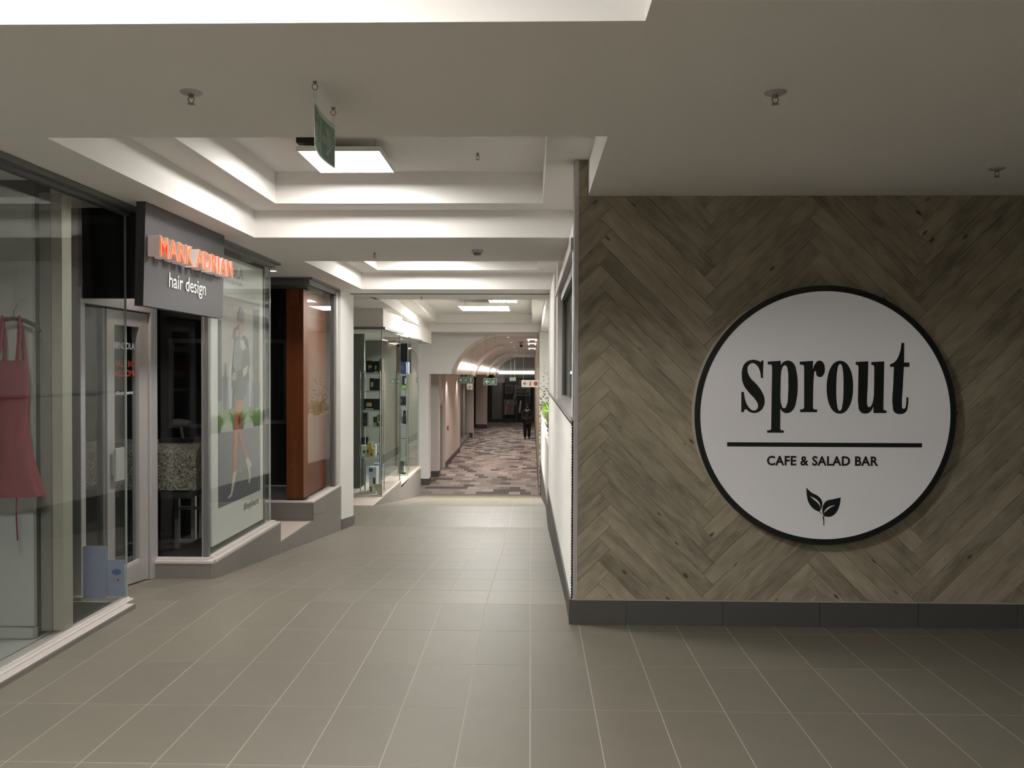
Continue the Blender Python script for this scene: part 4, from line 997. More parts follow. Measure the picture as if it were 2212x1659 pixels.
mb = MB(); mb.box(-4.5, -2.67, 9.96, 11.24, -0.03, 0.012); struct('floor_shop_2', mb, M['midgrey']).name = 'floor_orange_shop'
mb = MB(); mb.box(-4.5, -3.0, 11.25, 11.3, 0.03, Z1-0.001); struct('wall_orange_shop', mb, M['dark'])
r = empty('wall_mirror', (-3.35, 11.2, 0.9), 'dark framed mirror seen left of the orange pier', 'mirror')
mb = MB()
for (a, b, c, d) in ((-3.60, -3.55, 0.85, 1.98), (-3.30, -3.25, 0.85, 1.98), (-3.55, -3.30, 0.85, 0.90), (-3.55, -3.30, 1.93, 1.98)): mb.box(a, b, 11.21, 11.248, c, d)
mb.build('frame', M['midgrey'], r); mb = MB(); mb.box(-3.55, -3.30, 11.235, 11.248, 0.90, 1.93); mb.build('mirror_glass', M['dark'], r)
# white pier
mb = MB(); mb.prism([(11.325, fz(11.325)+0.0015), (Y1, ZL+0.0015), (12.15, ZL+0.0015), (12.15, Z1-0.001), (11.325, Z1-0.001)], -2.80, -2.562, 'x')
wp = struct('wall_pier', mb, M['white'])
mb = MB(); mb.prism([(11.33, fz(11.33)+0.001), (Y1, ZL+0.001), (12.16, ZL+0.001), (12.16, ZL+0.12), (11.33, fz(11.33)+0.14)], -2.561, -2.548, 'x'); mb.build('tile', M['dark_tile'], wp)

# ------------------------------------------------------------------ stepped glass display bays
dp = empty('trim_9', (-2.8, 14.3, ZL), kind='structure'); dp['label'] = 'pale ledge before the glass display bays'
mb = MB(); mb.box(-3.4, -2.585, Y2+0.01, 14.78, ZL-0.02, ZL); mb.build('ledge_top', M['ledge'], dp)
def side_strip(parent, ya, yb, xa, xb, zt, m=M['plinth_tile']):
    """tiled side wall from (xa,ya) to (xb,yb), top zt, foot on the ramp, joints every 0.6 m"""
    y = ya
    while y < yb-0.02:
        e = min(y+0.6, yb)
        if yb-e < 0.15: e = yb
        fx = lambda q: xa+(xb-xa)*(q-ya)/(yb-ya)
        a, b = y+0.002, e-0.002
        rows_ = [(0.0, 1.0)] if zt-fz(e) < 0.42 else [(0.0, 0.5), (0.5, 1.0)]
        for (r0, r1) in rows_:
            g0 = 0.0 if r0 == 0 else 0.002
            pts = []
            for q in (a, b):
                lo = fz(q)+0.002; hi = max(zt, lo+0.004)
                pts.append((lo+(hi-lo)*r0+g0*0.5, lo+(hi-lo)*r1-(0.002 if r1 < 1 else 0)))
            vs = []
            for q, (l_, h_) in ((a, pts[0]), (b, pts[1])):
                X_ = fx(q); vs += [(X_-0.012, q, l_), (X_, q, l_), (X_, q, h_), (X_-0.012, q, h_)]
            mb = MB(); mb.add(vs, [(0, 3, 2, 1), (4, 5, 6, 7), (0, 1, 5, 4), (1, 2, 6, 5), (2, 3, 7, 6), (3, 0, 4, 7)]); mb.build('tile', m, parent)
        y = e
side_strip(dp, Y2+0.05, 16.9, -2.575, -2.60, ZL-0.002)
side_strip(dp, 16.9, 20.8, -2.60, -2.72, -0.80)
mb = MB(); mb.box(-3.2, -2.60, 14.79, 16.9, ZL-0.03, ZL+0.012); mb.box(-3.2, -2.70, 16.9, 20.8, -0.83, -0.80); mb.box(-3.2, -2.74, 18.9, 20.8, -0.799, -0.785); mb.build('sill', M['ledge'], dp)
mb = MB(); mb.box(-4.5, -3.2, 14.79, 20.8, -0.83, -0.80); struct('floor_display', mb, M['midgrey'])
w7 = empty('window_7', (-2.65, 15.8, ZL), kind='structure'); w7['label'] = 'first glass display bay with shelves of boxed goods'
mb = MB(); mb.box(-4.0, -2.634, 14.82, 14.828, ZL+0.014, 2.28); mb.build('pane', M['glass3'], w7)
mb = MB(); mb.box(-2.632, -2.624, 14.82, 16.85, ZL+0.014, 2.28); mb.build('pane', M['glass2'], w7)
mb = MB(); mb.box(-2.634, -2.622, 14.808, 14.818, ZL+0.014, 2.28); mb.box(-2.634, -2.62, 16.86, 16.872, ZL+0.014, 2.28); mb.build('pane_edge', M['alu_dark'], w7)
mb = MB(); mb.box(-4.0, -2.56, 14.77, 14.80, 2.285, 2.33); mb.box(-2.60, -2.56, 14.80, 17.0, 2.285, 2.33); mb.build('head_track', M['alu_dark'], w7)
w8 = empty('window_8', (-2.78, 19.8, -0.78), kind='structure'); w8['label'] = 'second glass display bay farther down the ramp'
mb = MB(); mb.box(-3.3, -2.774, 18.92, 18.928, -0.783, 2.28); mb.build('pane', M['glass3'], w8)
mb = MB(); mb.box(-2.772, -2.764, 18.92, 20.7, -0.783, 2.28); mb.build('pane', M['glass2'], w8)
mb = MB(); mb.box(-2.774, -2.762, 18.905, 18.917, -0.783, 2.28); mb.box(-2.774, -2.76, 20.71, 20.72, -0.783, 2.28); mb.build('pane_edge', M['alu_dark'], w8)
mb = MB(); mb.box(-3.3, -2.71, 18.85, 18.89, 2.285, 2.32); mb.box(-2.749, -2.71, 18.89, 21.0, 2.285, 2.32); mb.build('head_track', M['alu_dark'], w8)
mb = MB(); mb.box(-4.5, -3.35, 16.9, 17.0, -0.80, 2.3); mb.box(-4.5, -3.35, 20.8, 20.9, -0.80, 2.3); struct('wall_display', mb, M['wallgrey'])
mb = MB(); mb.box(-3.30, -2.80, 20.74, 20.78, -0.78, 1.5); mb.build('ribbed_screen', M['wallgrey'], tags=dict(label='grey ribbed screen at the back of the second display bay', cat='screen'))
def shelf_tower(x0, x1, y0, y1, zb, levels, label):
    r = empty('shelf_tower', ((x0+x1)/2, (y0+y1)/2, zb), label, 'shelf', 'glass shelf towers')
    for (x, y) in ((x0, y0), (x1, y0), (x0, y1), (x1, y1)):
        mb = MB(); mb.tube([(x, y, zb), (x, y, levels[0]+0.03)], 0.011, 8); mb.build('post', M['chrome'], r, smooth=True)
    for z in levels:
        mb = MB(); mb.box(x0+0.012, x1-0.012, y0, y1, z-0.010, z-0.002); mb.build('shelf', M['glass3'], r)
        mb = MB(); mb.tube([(x0, y0-0.004, z-0.018), (x1, y0-0.004, z-0.018)], 0.006, 6); mb.tube([(x0, y1, z-0.018), (x1, y1, z-0.018)], 0.006, 6); mb.build('shelf_rail', M['chrome'], r)
LA = [1.526, 1.207, 0.864, 0.57, 0.03]; LB = [1.49, 1.157, 0.78, 0.36, 0.02]
shelf_tower(-3.04, -2.69, 15.0, 15.42, ZL+0.014, LA, 'chrome and glass shelf tower in the first display bay')
shelf_tower(-3.00, -2.82, 19.05, 19.45, -0.784, LB, 'chrome and glass shelf tower in the second display bay')
def carton(x0, x1, y0, dpt, z0, z1, m, label, accents=()):
    r = empty('carton', ((x0+x1)/2, y0+dpt/2, z0), label, 'box', 'boxed goods in the glass display bays')
    mb = MB(); mb.box(x0, x1, y0, y0+dpt, z0, z1); mb.build('body', M[m], r, bevel=0.002)
    mb = MB(); mb.box(x0+0.004, x1-0.004, y0+0.004, y0+dpt-0.004, z1, z1+0.002); mb.build('lid_flap', M[m], r)
    for (a, b, c, d, mm) in accents:
        mb = MB(); w_, h_ = x1-x0, z1-z0; mb.box(x0+a*w_, x0+b*w_, y0-0.002, y0, z0+c*h_, z0+d*h_); mb.build('printed_panel', M[mm], r)
def pxX(px, y): return (px-1148)*y/F
def pxZ(py, y): return H-(py-800)*y/F
def carton_px(xa, xb, ytop, y, lvl, m, label, acc=(), dpt=0.14):
    carton(pxX(xa, y), pxX(xb, y), y, dpt, lvl+0.0005, pxZ(ytop, y), m, label, acc)
ya = 15.06
carton_px(789, 803, 780, ya, LA[0], 'black', 'black carton with a tan picture on the top shelf of the first bay', [(.35, .9, .25, .62, 'gold'), (.5, 1.0, .05, .4, 'navy')])
carton_px(804.5, 817, 781, ya, LA[0], 'black', 'black carton with a yellow stripe in the middle of the top shelf', [(.35, .6, .25, .6, 'yellow'), (.2, .9, .02, .12, 'boxwhite')])
carton_px(817.5, 825, 776, ya+0.03, LA[0], 'midgrey', 'grey carton with a lime label at the right end of the top shelf', [(.1, .5, .1, .4, 'lime'), (.6, .98, .4, .98, 'yellow')])
carton_px(797, 806, 818, ya, LA[1], 'black', 'tall black carton with a cream oval on the second shelf', [(.3, .9, .3, .7, 'gold')])
carton_px(808, 821, 819, ya+0.05, LA[1], 'dark', 'plain dark carton on the right of the second shelf', [(.7, .85, .1, .8, 'darkgrey')])
carton_px(784, 819, 863, ya, LA[2], 'black', 'wide black carton with a yellow tool picture on the third shelf', [(.18, .5, .3, .65, 'gold'), (.1, .6, .03, .12, 'boxwhite')])
carton_px(782, 792, 893, ya+0.05, LA[3], 'dark', 'dark carton at the left of the fourth shelf', [(.2, .8, .2, .5, 'darkgrey')])
carton_px(805, 812, 902, ya, LA[3], 'darkgrey', 'small carton with a lime base on the fourth shelf', [(.0, 1, .05, .4, 'lime')])
carton_px(813, 822, 898, ya, LA[3], 'black', 'black carton with yellow flashes beside the lime one', [(.1, .4, .3, .95, 'yellow'), (.5, .8, .1, .5, 'boxwhite')])
carton_px(775, 788, 964, ya, LA[4], 'boxwhite', 'white carton with a grey print at the left of the fifth shelf', [(.6, .95, .3, .55, 'darkgrey')])
carton_px(790.5, 805.5, 971, ya, LA[4], 'gold', 'golden carton at the bottom of the gold stack', [(.1, .3, .5, .8, 'black'), (.6, .8, .1, .4, 'darkgrey')])
carton(pxX(792, ya), pxX(801.5, ya), ya, 0.12, pxZ(971, ya)+0.0025, pxZ(958, ya), 'gold', 'small golden carton standing on top of the gold stack', [(.2, .5, .3, .7, 'yellow')])
carton_px(806, 810, 962, ya+0.15, LA[4], 'boxwhite', 'narrow white carton right of the gold stack', [(.1, .9, .6, .8, 'paleblue')])
carton_px(814, 818, 961, ya, LA[4], 'boxwhite', 'thin upright white carton at the right end of the fifth shelf', [(.1, .9, .1, .3, 'midgrey')])
carton(pxX(796, 15.1), pxX(812, 15.1), 15.1, 0.2, ZL+0.0145, pxZ(1011, 15.1), 'boxwhite', 'tall white carton with a blue top on the floor of the bay', [(.0, .5, .82, .95, 'blue'), (.55, .85, .35, .6, 'black'), (.1, .4, .05, .25, 'black')])
carton(pxX(806, 15.45), pxX(817, 15.45), 15.43, 0.15, ZL+0.0145, pxZ(1003, 15.45), 'paleblue', 'pale blue carton standing behind the tall white one', [(.1, .9, .6, .8, 'boxwhite')])
carton_px(778, 794, 946, 15.9, -0.02, 'navy', 'dark blue crate deeper in the first display bay', [(.1, .9, .7, .9, 'black')])
mb = MB(); mb.add([(-2.72, 14.95, ZL+0.0145), (-2.645, 14.90, ZL+0.0145), (-2.645, 14.93, -0.44), (-2.80, 15.01, -0.47), (-2.72, 14.965, ZL+0.0145), (-2.645, 14.915, ZL+0.0145), (-2.645, 14.945, -0.44), (-2.80, 15.025, -0.47)],
                  [(0, 1, 2, 3), (7, 6, 5, 4), (0, 4, 5, 1), (1, 5, 6, 2), (2, 6, 7, 3), (3, 7, 4, 0)])
mb.build('yellow_board', M['yboard'], tags=dict(label='pale yellow board leaning in the corner of the first bay', cat='board'))
yb_ = 19.1
carton_px(861, 876, 782, yb_, LB[0], 'navy', 'navy carton on the top shelf of the second bay', [(.3, .7, .3, .7, 'darkgrey')])
carton_px(876.5, 882, 783, yb_+0.02, LB[0], 'paleblue', 'pale blue carton beside the navy one', [(.2, .6, .2, .8, 'boxwhite')])
carton_px(868, 877, 813, yb_, LB[1], 'black', 'black carton with a green base on the second shelf of the second bay', [(.0, 1, .02, .27, 'lime'), (.6, 1, .35, .85, 'paleblue')])
carton_px(863, 877, 857, yb_, LB[2], 'black', 'squat black printer in the second bay', [(.15, .25, .3, .7, 'midgrey'), (.1, .9, .9, .97, 'darkgrey')])
carton_px(870, 878, 888, yb_, LB[3]+0.0, 'black', 'tall black appliance on the fourth shelf of the second bay', [(.2, .8, .6, .8, 'darkgrey')])
carton_px(861, 875, 949, yb_, -0.02+0.04, 'black', 'flat black appliance on the fifth shelf of the second bay', [(.1, .9, .4, .6, 'darkgrey')])
r = empty('paper_roll', (pxX(866, 19.1), 19.2, LB[3]), 'white paper roll on the fourth shelf of the second bay', 'roll')
mb = MB(); cx_ = pxX(866, 19.1); mb.lathe((cx_, 19.2, LB[3]), [(0.045, 0.0), (0.048, 0.004), (0.048, 0.14), (0.044, 0.15), (0.018, 0.15), (0.018, 0.12)], 20); mb.build('roll', M['boxwhite'], r, smooth=True)
mb = MB(); mb.lathe((cx_, 19.2, LB[3]), [(0.0175, 0.12), (0.0175, 0.149)], 12); mb.build('core', M['tan'], r)
mb = MB(); mb.tube([(-2.97, 19.2, -0.78), (-2.96, 19.2, -0.62), (-2.94, 19.2, -0.50)], [0.07, 0.06, 0.055], 12); mb.tube([(-2.95, 19.15, -0.755), (-2.88, 19.1, -0.76), (-2.84, 19.07, -0.765)], [0.035, 0.03, 0.018], 10)
mb.build('boot', M['black'], tags=dict(label='black boot shaped appliance on the floor of the second bay', cat='boot'), smooth=True)

# ------------------------------------------------------------------ arch wall and lower corridor
YA = 25.3
arc = [(-2.39, 1.464), (-2.36, 1.60), (-2.295, 1.755), (-2.21, 1.91), (-2.10, 2.06), (-1.985, 2.19), (-1.85, 2.31), (-1.71, 2.41), (-1.55, 2.50), (-1.38, 2.58), (-1.20, 2.635), (-1.05, 2.654)]
mb = MB()
mb.prism([(-3.6, 1.462)]+arc+[(-3.6, 2.654)], YA, YA+1.5, 'y')
mb.box(-3.42, -3.07, YA, YA+0.5, ZC, 1.461)
mb.box(-1.05, 0.25, YA, YA+1.5, 2.6545, 2.72)
aw = struct('wall_arch', mb, M['white'], loc=(-3, YA, ZC)); aw['label'] = 'white wall with a quarter arch opening into the vaulted corridor'
mb = MB(); mb.box(-3.44, -3.055, YA-0.012, YA-0.001, ZC+0.001, ZC+0.19); mb.box(-3.069, -3.055, YA, YA+0.5, ZC+0.001, ZC+0.19); mb.build('tile', M['dark_tile'], aw)
# vault shell and flat strip
def tz(y): return -0.0058*(y-YA)
mb = MB()
YE = 57.0
vs = []; pr = arc+[(0.2, 2.654)]; n = len(pr)
for yy, dz_ in ((YA+1.5, 0), (YE, tz(YE))):
    vs += [(x, yy, z+dz_) for x, z in pr]+[(x-0.03, yy, z+dz_+0.09) for x, z in pr]
fs = []
for i in range(n-1):
    fs += [(i, i+1, 2*n+i+1, 2*n+i), (n+i, 3*n+i, 3*n+i+1, n+i+1)]
mb.add(vs, fs)
vt = struct('ceiling_vault', mb, M['vault'], loc=(-1.5, 26, 2)); vt['label'] = 'quarter vaulted ceiling of the lower corridor'
for k, yr in enumerate((34.0, 44.5, 53.0)):
    mb = MB(); d = tz(yr); nn = len(arc)-1
    vs = []
    for yy in (yr, yr+0.5):
        vs += [(x, yy, z+d) for x, z in arc[:-1]]+[(x+0.12, yy, z+d-0.10) for x, z in arc[:-1]]
    fs = []
    for i in range(nn-1):
        fs += [(nn+i, nn+i+1, 3*nn+i+1, 3*nn+i), (i, nn+i, nn+i+1, i+1), (2*nn+i, 2*nn+i+1, 3*nn+i+1, 3*nn+i), (i, i+1, 2*nn+i+1, 2*nn+i)]
    mb.add(vs, fs); mb.build('rib', M['pinkwall'], vt)
mb = MB()
for (a, b) in ((YA+1.6, 33.95), (34.55, 44.45), (45.05, 52.9), (53.5, 56.9)):
    q = []
    for yy in (a, b):
        d = tz(yy); q += [(-2.27, yy, 1.62+d), (-2.20, yy, 1.80+d), (-2.27, yy, 1.81+d), (-2.33, yy, 1.64+d)]
    mb.add(q, [(0, 1, 5, 4), (1, 2, 6, 5), (2, 3, 7, 6), (3, 0, 4, 7), (0, 3, 2, 1), (4, 5, 6, 7)])
mb.box(-2.2, 0.2, YE-0.06, YE-0.02, 1.35, 1.53)
cl = mb.build('cove_light', M['strip'], tags=dict(label='long bright cove light strip along the vaulted corridor', cat='light'))
mb = MB(); mb.box(-3.3, 0.2, YE, YE+0.1, 1.1, 2.75); struct('wall_end', mb, M['midgrey'])
mb = MB()
q = []
for yy in (YA+1.5, YE):
    d = tz(yy); q += [(-3.6, yy, 1.46+d), (-2.39, yy, 1.46+d), (-2.39, yy, 1.52+d), (-3.6, yy, 1.52+d)]
mb.add(q, [(0, 1, 5, 4), (1, 2, 6, 5), (2, 3, 7, 6), (3, 0, 4, 7), (0, 3, 2, 1), (4, 5, 6, 7)]); struct('ceiling_soffit', mb, M['pinkwall'])
mb = MB(); mb.box(-2.39, 0.2, YE-3.0, YE-2.9, 1.10, 1.29); struct('trim_10', mb, M['midgrey'])
# left wall of the lower corridor: recess, door, wall, dark shopfronts, piers
mb = MB()
mb.box(-3.25, -2.99, 27.2, 27.7, ZC, 1.45)
mb.box(-3.35, -3.18, 27.7, 29.9, ZC, 1.44)
mb.box(-3.25, -3.04, 29.9, 36.0, ZC, 1.43)
mb.box(-3.35, -3.16, 36.0, 37.0, ZC, 1.40)
struct('wall_corridor', mb, M['pinkwall'])
def base_l(x0, x1, y0, y1, h=0.17):
    mb = MB(); mb.box(x0, x1, y0, y1, ZC+0.001, ZC+h); return mb
bl = base_l(-3.26, -2.975, 27.17, 27.195, 0.19); bl.box(-2.985, -2.972, 27.2, 27.7, ZC+0.001, ZC+0.19); bl.box(-3.036, -3.022, 29.9, 36.0, ZC+0.001, ZC+0.19)
bl.box(-3.42, -3.0, 43.27, 43.295, ZC+0.001, ZC+0.24); bl.box(-3.3, -2.62, 50.17, 50.195, ZC+0.001, ZC+0.24); bl.box(-3.0, -0.9, 56.2, 56.28, ZC+0.001, ZC+0.22)
struct('baseboard_corridor', bl, M['dark_tile'])
d2 = empty('door_2', (-3.12, 28.8, ZC), kind='structure'); d2['label'] = 'grey service door on the left of the lower corridor'
mb = MB(); mb.box(-3.17, -3.12, 28.3, 29.6, ZC+0.01, 0.35); mb.build('leaf', M['midgrey'], d2)
mb = MB(); mb.box(-3.17, -3.09, 28.2, 28.29, ZC+0.01, 0.45); mb.box(-3.17, -3.09, 29.61, 29.7, ZC+0.01, 0.45); mb.box(-3.17, -3.09, 28.29, 29.61, 0.36, 0.45); mb.build('frame', M['alu'], d2)
mb = MB(); mb.tube([(-3.10, 29.4, -0.75), (-3.06, 29.4, -0.75), (-3.06, 29.25, -0.75)], 0.012, 6); mb.build('handle', M['chrome'], d2)
mb = MB(); mb.box(-3.10, -2.98, 28.5, 28.56, 0.55, 0.95); mb.build('wall_plate', M['boxwhite'], tags=dict(label='small pale plate sign over the grey service door', cat='sign'))
r = empty('fire_call_point', (-3.02, 30.6, -0.56), 'small red fire call point on the corridor wall', 'call point')
mb = MB(); mb.box(-3.038, -2.99, 30.5, 30.7, -0.60, -0.44); mb.build('housing', M['fire_red'], r, bevel=0.008)
mb = MB(); mb.box(-2.99, -2.986, 30.55, 30.65, -0.56, -0.48); mb.build('press_panel', M['boxwhite'], r)
# shopfront frames between the wall and the far piers
sf = empty('window_9', (-3.1, 39, ZC), kind='structure'); sf['label'] = 'dark glazed shopfront along the left of the lower corridor'
mb = MB(); mb.box(-3.32, -3.30, 37.0, 43.2, ZC+0.2, 1.36); mb.build('pane', M['glass'], sf)
for yy in (36.4, 38.2, 40.6, 43.0):
    mb = MB(); mb.box(-3.28, -3.10 if yy < 38 else -3.2, yy, yy+0.14, ZC+0.01, 1.38); mb.build('mullion', M['alu'], sf)
mb = MB(); mb.box(-3.33, -3.12, 37.0, 43.0, ZC+0.002, ZC+0.2); mb.build('plinth', M['midgrey'], sf)
mb = MB(); mb.box(-4.6, -4.5, 36, 58, ZC, 1.4); mb.box(-4.5, -3.0, 51.2, 51.3, ZC, 1.25); struct('wall_far_shop', mb, M['dark'])
mb = MB(); mb.box(-3.42, -3.02, 43.3, 43.9, ZC, 1.37); mb.box(-3.02, -2.98, 43.3, 43.9, ZC, 1.37); mb.box(-3.3, -2.64, 50.2, 50.8, ZC, 1.31); struct('wall_far_pier', mb, M['pinkwall'])
# far dark shopfront
fs_ = empty('window_10', (-1.2, 56, ZC), kind='structure'); fs_['label'] = 'dark shopfront closing the far end of the corridor'
mb = MB(); mb.box(-3.3, 0.2, 56.4, 56.9, ZC, 1.10); mb.build('back_wall', M['darkgrey'], fs_)
mb = MB(); mb.box(-2.62, -1.95, 56.1, 56.19, ZC+0.22, 1.10); mb.build('grey_pier', M['midgrey'], fs_)
for x in (-1.92, -1.0, 0.12):
    mb = MB(); mb.box(x, x+0.05, 56.05, 56.15, ZC+0.002, 1.05); mb.build('mullion', M['alu_dark'], fs_)
mb = MB(); mb.box(-1.9, -0.96, 56.0, 56.2, ZC+0.002, ZC+0.22); mb.build('plinth', M['darkgrey'], fs_)
mb = MB(); mb.box(-0.85, -0.30, 55.9, 56.38, -0.05+0.7, 0.92); bd = mb.build('fascia_board', M['midgrey'], tags=dict(label='grey hanging shop board over the far shopfront', cat='sign'))
ps = empty('framers_sign', (-0.5, 55.7, -0.10), 'pale board with dark letters PICTURE FRAMERS over the far shop', 'sign')
mb = MB(); mb.box(-1.12, -0.05, 55.72, 55.76, -0.10, 0.62); mb.build('board', M['midgrey'], ps)
text('lettering', 'PICTURE', (-0.95, 55.715, 0.20), (1, 0, 0), (0, 0, 1), (0, -1, 0), 0.62, 0.16, 0.01, M['black'], ps, bold=0.02)
text('lettering', 'FRAMERS', (-0.98, 55.715, -0.03), (1, 0, 0), (0, 0, 1), (0, -1, 0), 0.82, 0.17, 0.01, M['black'], ps, bold=0.02)
# things in the far shop window
r = empty('framed_picture', (-1.5, 56.0, -1.6), 'framed picture with a red shape leaning in the far shop window', 'picture')
mb = MB(); mb.box(-1.80, -1.12, 55.99, 56.03, -1.35, -0.35); mb.build('canvas', M['midgrey'], r)
mb = MB(); mb.tube([(-1.72, 55.97, -1.34), (-1.64, 55.97, -0.8), (-1.50, 55.97, -0.42)], 0.02, 6); mb.build('white_stroke', M['boxwhite'], r)
mb = MB(); mb.prism([(-1.58, -0.62), (-1.25, -0.82), (-1.32, -0.90), (-1.52, -0.82)], 55.96, 55.985, 'y'); mb.build('red_shape', M['fire_red'], r)
mb = MB(); mb.prism([(-1.12, 0.15), (-0.82, 0.15), (-1.10, -0.38), (-1.22, -0.30)], 55.88, 55.92, 'y'); mb.build('hanging_cloth', M['midgrey'], tags=dict(label='pale triangular cloth hanging in the far shop window', cat='cloth'))
mb = MB(); mb.tube([(-0.78, 55.95, -1.22), (-0.74, 55.95, -0.9), (-0.70, 55.95, -0.5), (-0.67, 55.95, -0.40)], [0.07, 0.075, 0.055, 0.03], 10); mb.build('surfboard', M['boxwhite'], tags=dict(label='slim cream upright board in the far shop window', cat='board'), smooth=True)
mb = MB(); mb.tube([(-1.02, 55.95, -0.72), (-1.02, 55.95, -0.52), (-1.02, 55.95, -0.45), (-1.02, 55.95, -0.36)], [0.09, 0.07, 0.03, 0.05], 10); mb.build('bust', M['midgrey'], tags=dict(label='small grey bust in the far shop window', cat='bust'), smooth=True)
for (a, b, c, d, lb) in ((-0.38, -0.08, -0.62, 0.02, 'tall pale frame on the right of the far shop window'), (-1.72, -1.25, 0.05, 0.62, 'dim poster high on the left of the far shop window')):
    r = empty('picture_frame', ((a+b)/2, 55.98, c), lb, 'picture frame'); e = 0.05
    mb = MB(); mb.box(a, a+e, 55.95, 55.99, c, d); mb.box(b-e, b, 55.95, 55.99, c, d); mb.box(a+e, b-e, 55.95, 55.99, c, c+e); mb.box(a+e, b-e, 55.95, 55.99, d-e, d); mb.build('frame', M['alu_dark'], r)
    mb = MB(); mb.box(a+e, b-e, 55.97, 55.99, c+e, d-e); mb.build('picture', M['darkgrey'], r)
# U shaped outline lights and ceiling fittings in the vault
for k, (yy, lb) in enumerate(((28.6, 'nearest'), (32.2, 'middle'), (38.0, 'farthest'))):
    d = tz(yy); z = 2.648+d
    r = empty('outline_light', (0.03, yy, z-0.03), 'white U shaped outline light on the vault ceiling, %s of three' % lb, 'light', 'U shaped outline lights')
    xa, xb, L_ = -0.12, 0.17, 1.6
    for (a, b, c, e) in ((xa, xa+0.03, yy, yy+L_), (xb-0.03, xb, yy, yy+L_)):
        mb = MB(); mb.box(a, b, c, e, z-0.02, z-0.002); mb.build('side_tube', M['neon'], r)
    mb = MB(); mb.box(xa+0.031, xb-0.031, yy, yy+0.06, z-0.02, z-0.002); mb.build('cross_tube', M['neon'], r)
r = empty('dome_camera', (-0.38, 31.0, 2.48), 'dark dome security camera under the vault ceiling', 'camera')
mb = MB(); mb.lathe((-0.38, 31.0, 2.615), [(0.10, 0), (0.10, -0.03), (0.06, -0.04), (0.02, -0.05), (0.02, -0.10)], 16); mb.build('mount', M['midgrey'], r, smooth=True)
mb = MB(); mb.lathe((-0.38, 31.0, 2.615), [(0.03, -0.10), (0.06, -0.12), (0.055, -0.16), (0.02, -0.19)], 16); mb.build('dome', M['black'], r, smooth=True)

# ------------------------------------------------------------------ hanging signs over the lower corridor
def vtop(x, y):
    z = 2.654
    for (xa, za), (xb, zb) in zip(arc, arc[1:]):
        if xa <= x <= xb: z = za+(zb-za)*(x-xa)/(xb-xa)
    return z+tz(y)+0.004
def hang_sign(name, x0, x1, z0, z1, y, label, cells, top, m_bg='exit_white', cellm='exit_green', picm='exit_white'):
    r = empty(name, ((x0+x1)/2, y, z0), label, 'sign', None)
    mb = MB(); e = 0.012
    v = [(x0+e, z0), (x1-e, z0), (x1, z0+e), (x1, z1-e), (x1-e, z1), (x0+e, z1), (x0, z1-e), (x0, z0+e)]
    mb.prism(v, y, y+0.02, 'y'); mb.build('panel', M[m_bg], r)
    n = len(cells); cw = (x1-x0-2*e-(n-1)*e*0.6)/n
    for k, c in enumerate(cells):
        cx0 = x0+e+k*(cw+e*0.6)
        if cellm:
            mb = MB(); mb.box(cx0, cx0+cw, y-0.003, y, z0+e, z1-e); mb.build('cell', M[cellm], r)
        hh = z1-z0-2*e; s_ = min(cw, hh)*0.86; ox = cx0+(cw-s_)/2; oz = z0+e+(hh-s_)/2
        if isinstance(c, str): text('digit', c, (ox+s_*0.3, y-0.003, oz), (1, 0, 0), (0, 0, 1), (0, -1, 0), s_*0.4, s_, 0.002, M[picm], r, bold=0.03)
        else: pict(MB(), c, (ox, y-0.0032, oz), (1, 0, 0), (0, 0, 1), (0, -1, 0), s_, s_, 0.003).build('pictogram', M[picm], r)
    for x in (x0+0.05, x1-0.05):
        mb = MB(); tp = top(x, y) if callable(top) else top; mb.tube([(x, y+0.01, z1), (x, y+0.01, tp)], 0.004, 5); mb.build('cord', M['alu'], r)
manL = [[(1-a, b) for a, b in p][::-1] for p in man_pts()]
hang_sign('exit_sign', pxX(989, 26.9), pxX(1023, 26.9), pxZ(828, 26.9), pxZ(814.5, 26.9), 26.9, 'green exit sign with diagonal arrow, running man and number 1', [[arrow(True, PI/4)], manL, '1'], vtop)
hang_sign('exit_sign', pxX(1044.5, 25.1), pxX(1073, 25.1), pxZ(832, 25.1), pxZ(817, 25.1), 25.1, 'green exit sign with left arrow and running man in the middle of the corridor', [[arrow(True)], manL], Z1-0.002)
hang_sign('exit_sign', pxX(1101, 42), pxX(1114, 42), pxZ(823, 42), pxZ(815.5, 42), 42.0, 'tiny distant green exit sign before the far shop', [[arrow(True)], manL, '5'], vtop)
hang_sign('notice_sign', pxX(1008, 29), pxX(1021, 29), pxZ(842, 29), pxZ(829, 29), 29.0, 'small white hanging notice with a red mark below the numbered exit sign', [[[(0.2, 0.4), (0.8, 0.4), (0.8, 0.6), (0.2, 0.6)]]], vtop, 'exit_white', None, 'fire_red')
hang_sign('blank_sign', pxX(1073, 33), pxX(1090, 33), pxZ(826.5, 33), pxZ(815.5, 33), 33.0, 'plain grey hanging board right of the middle exit sign', [[[(0.1, 0.1), (0.9, 0.1), (0.9, 0.14), (0.1, 0.14)]]], vtop, 'midgrey', None, 'darkgrey')
ext = [(0.32, 0.02), (0.68, 0.02), (0.68, 0.62), (0.58, 0.72), (0.58, 0.86), (0.78, 0.92), (0.58, 0.98), (0.42, 0.98), (0.42, 0.72), (0.32, 0.62)]
circ = [(0.5+0.48*math.cos(2*PI*k/18), 0.5+0.48*math.sin(2*PI*k/18)) for k in range(18)]
fsn = [[arrow(True)], [ext], [circ]]
hang_sign('fire_sign', pxX(1126, 23.9)+0.01, 0.21, pxZ(836, 23.9), pxZ(820.5, 23.9), 23.9, 'white sign with red arrow, extinguisher and hose reel symbols', fsn, Z1-0.002, 'exit_white', None, 'fire_red')

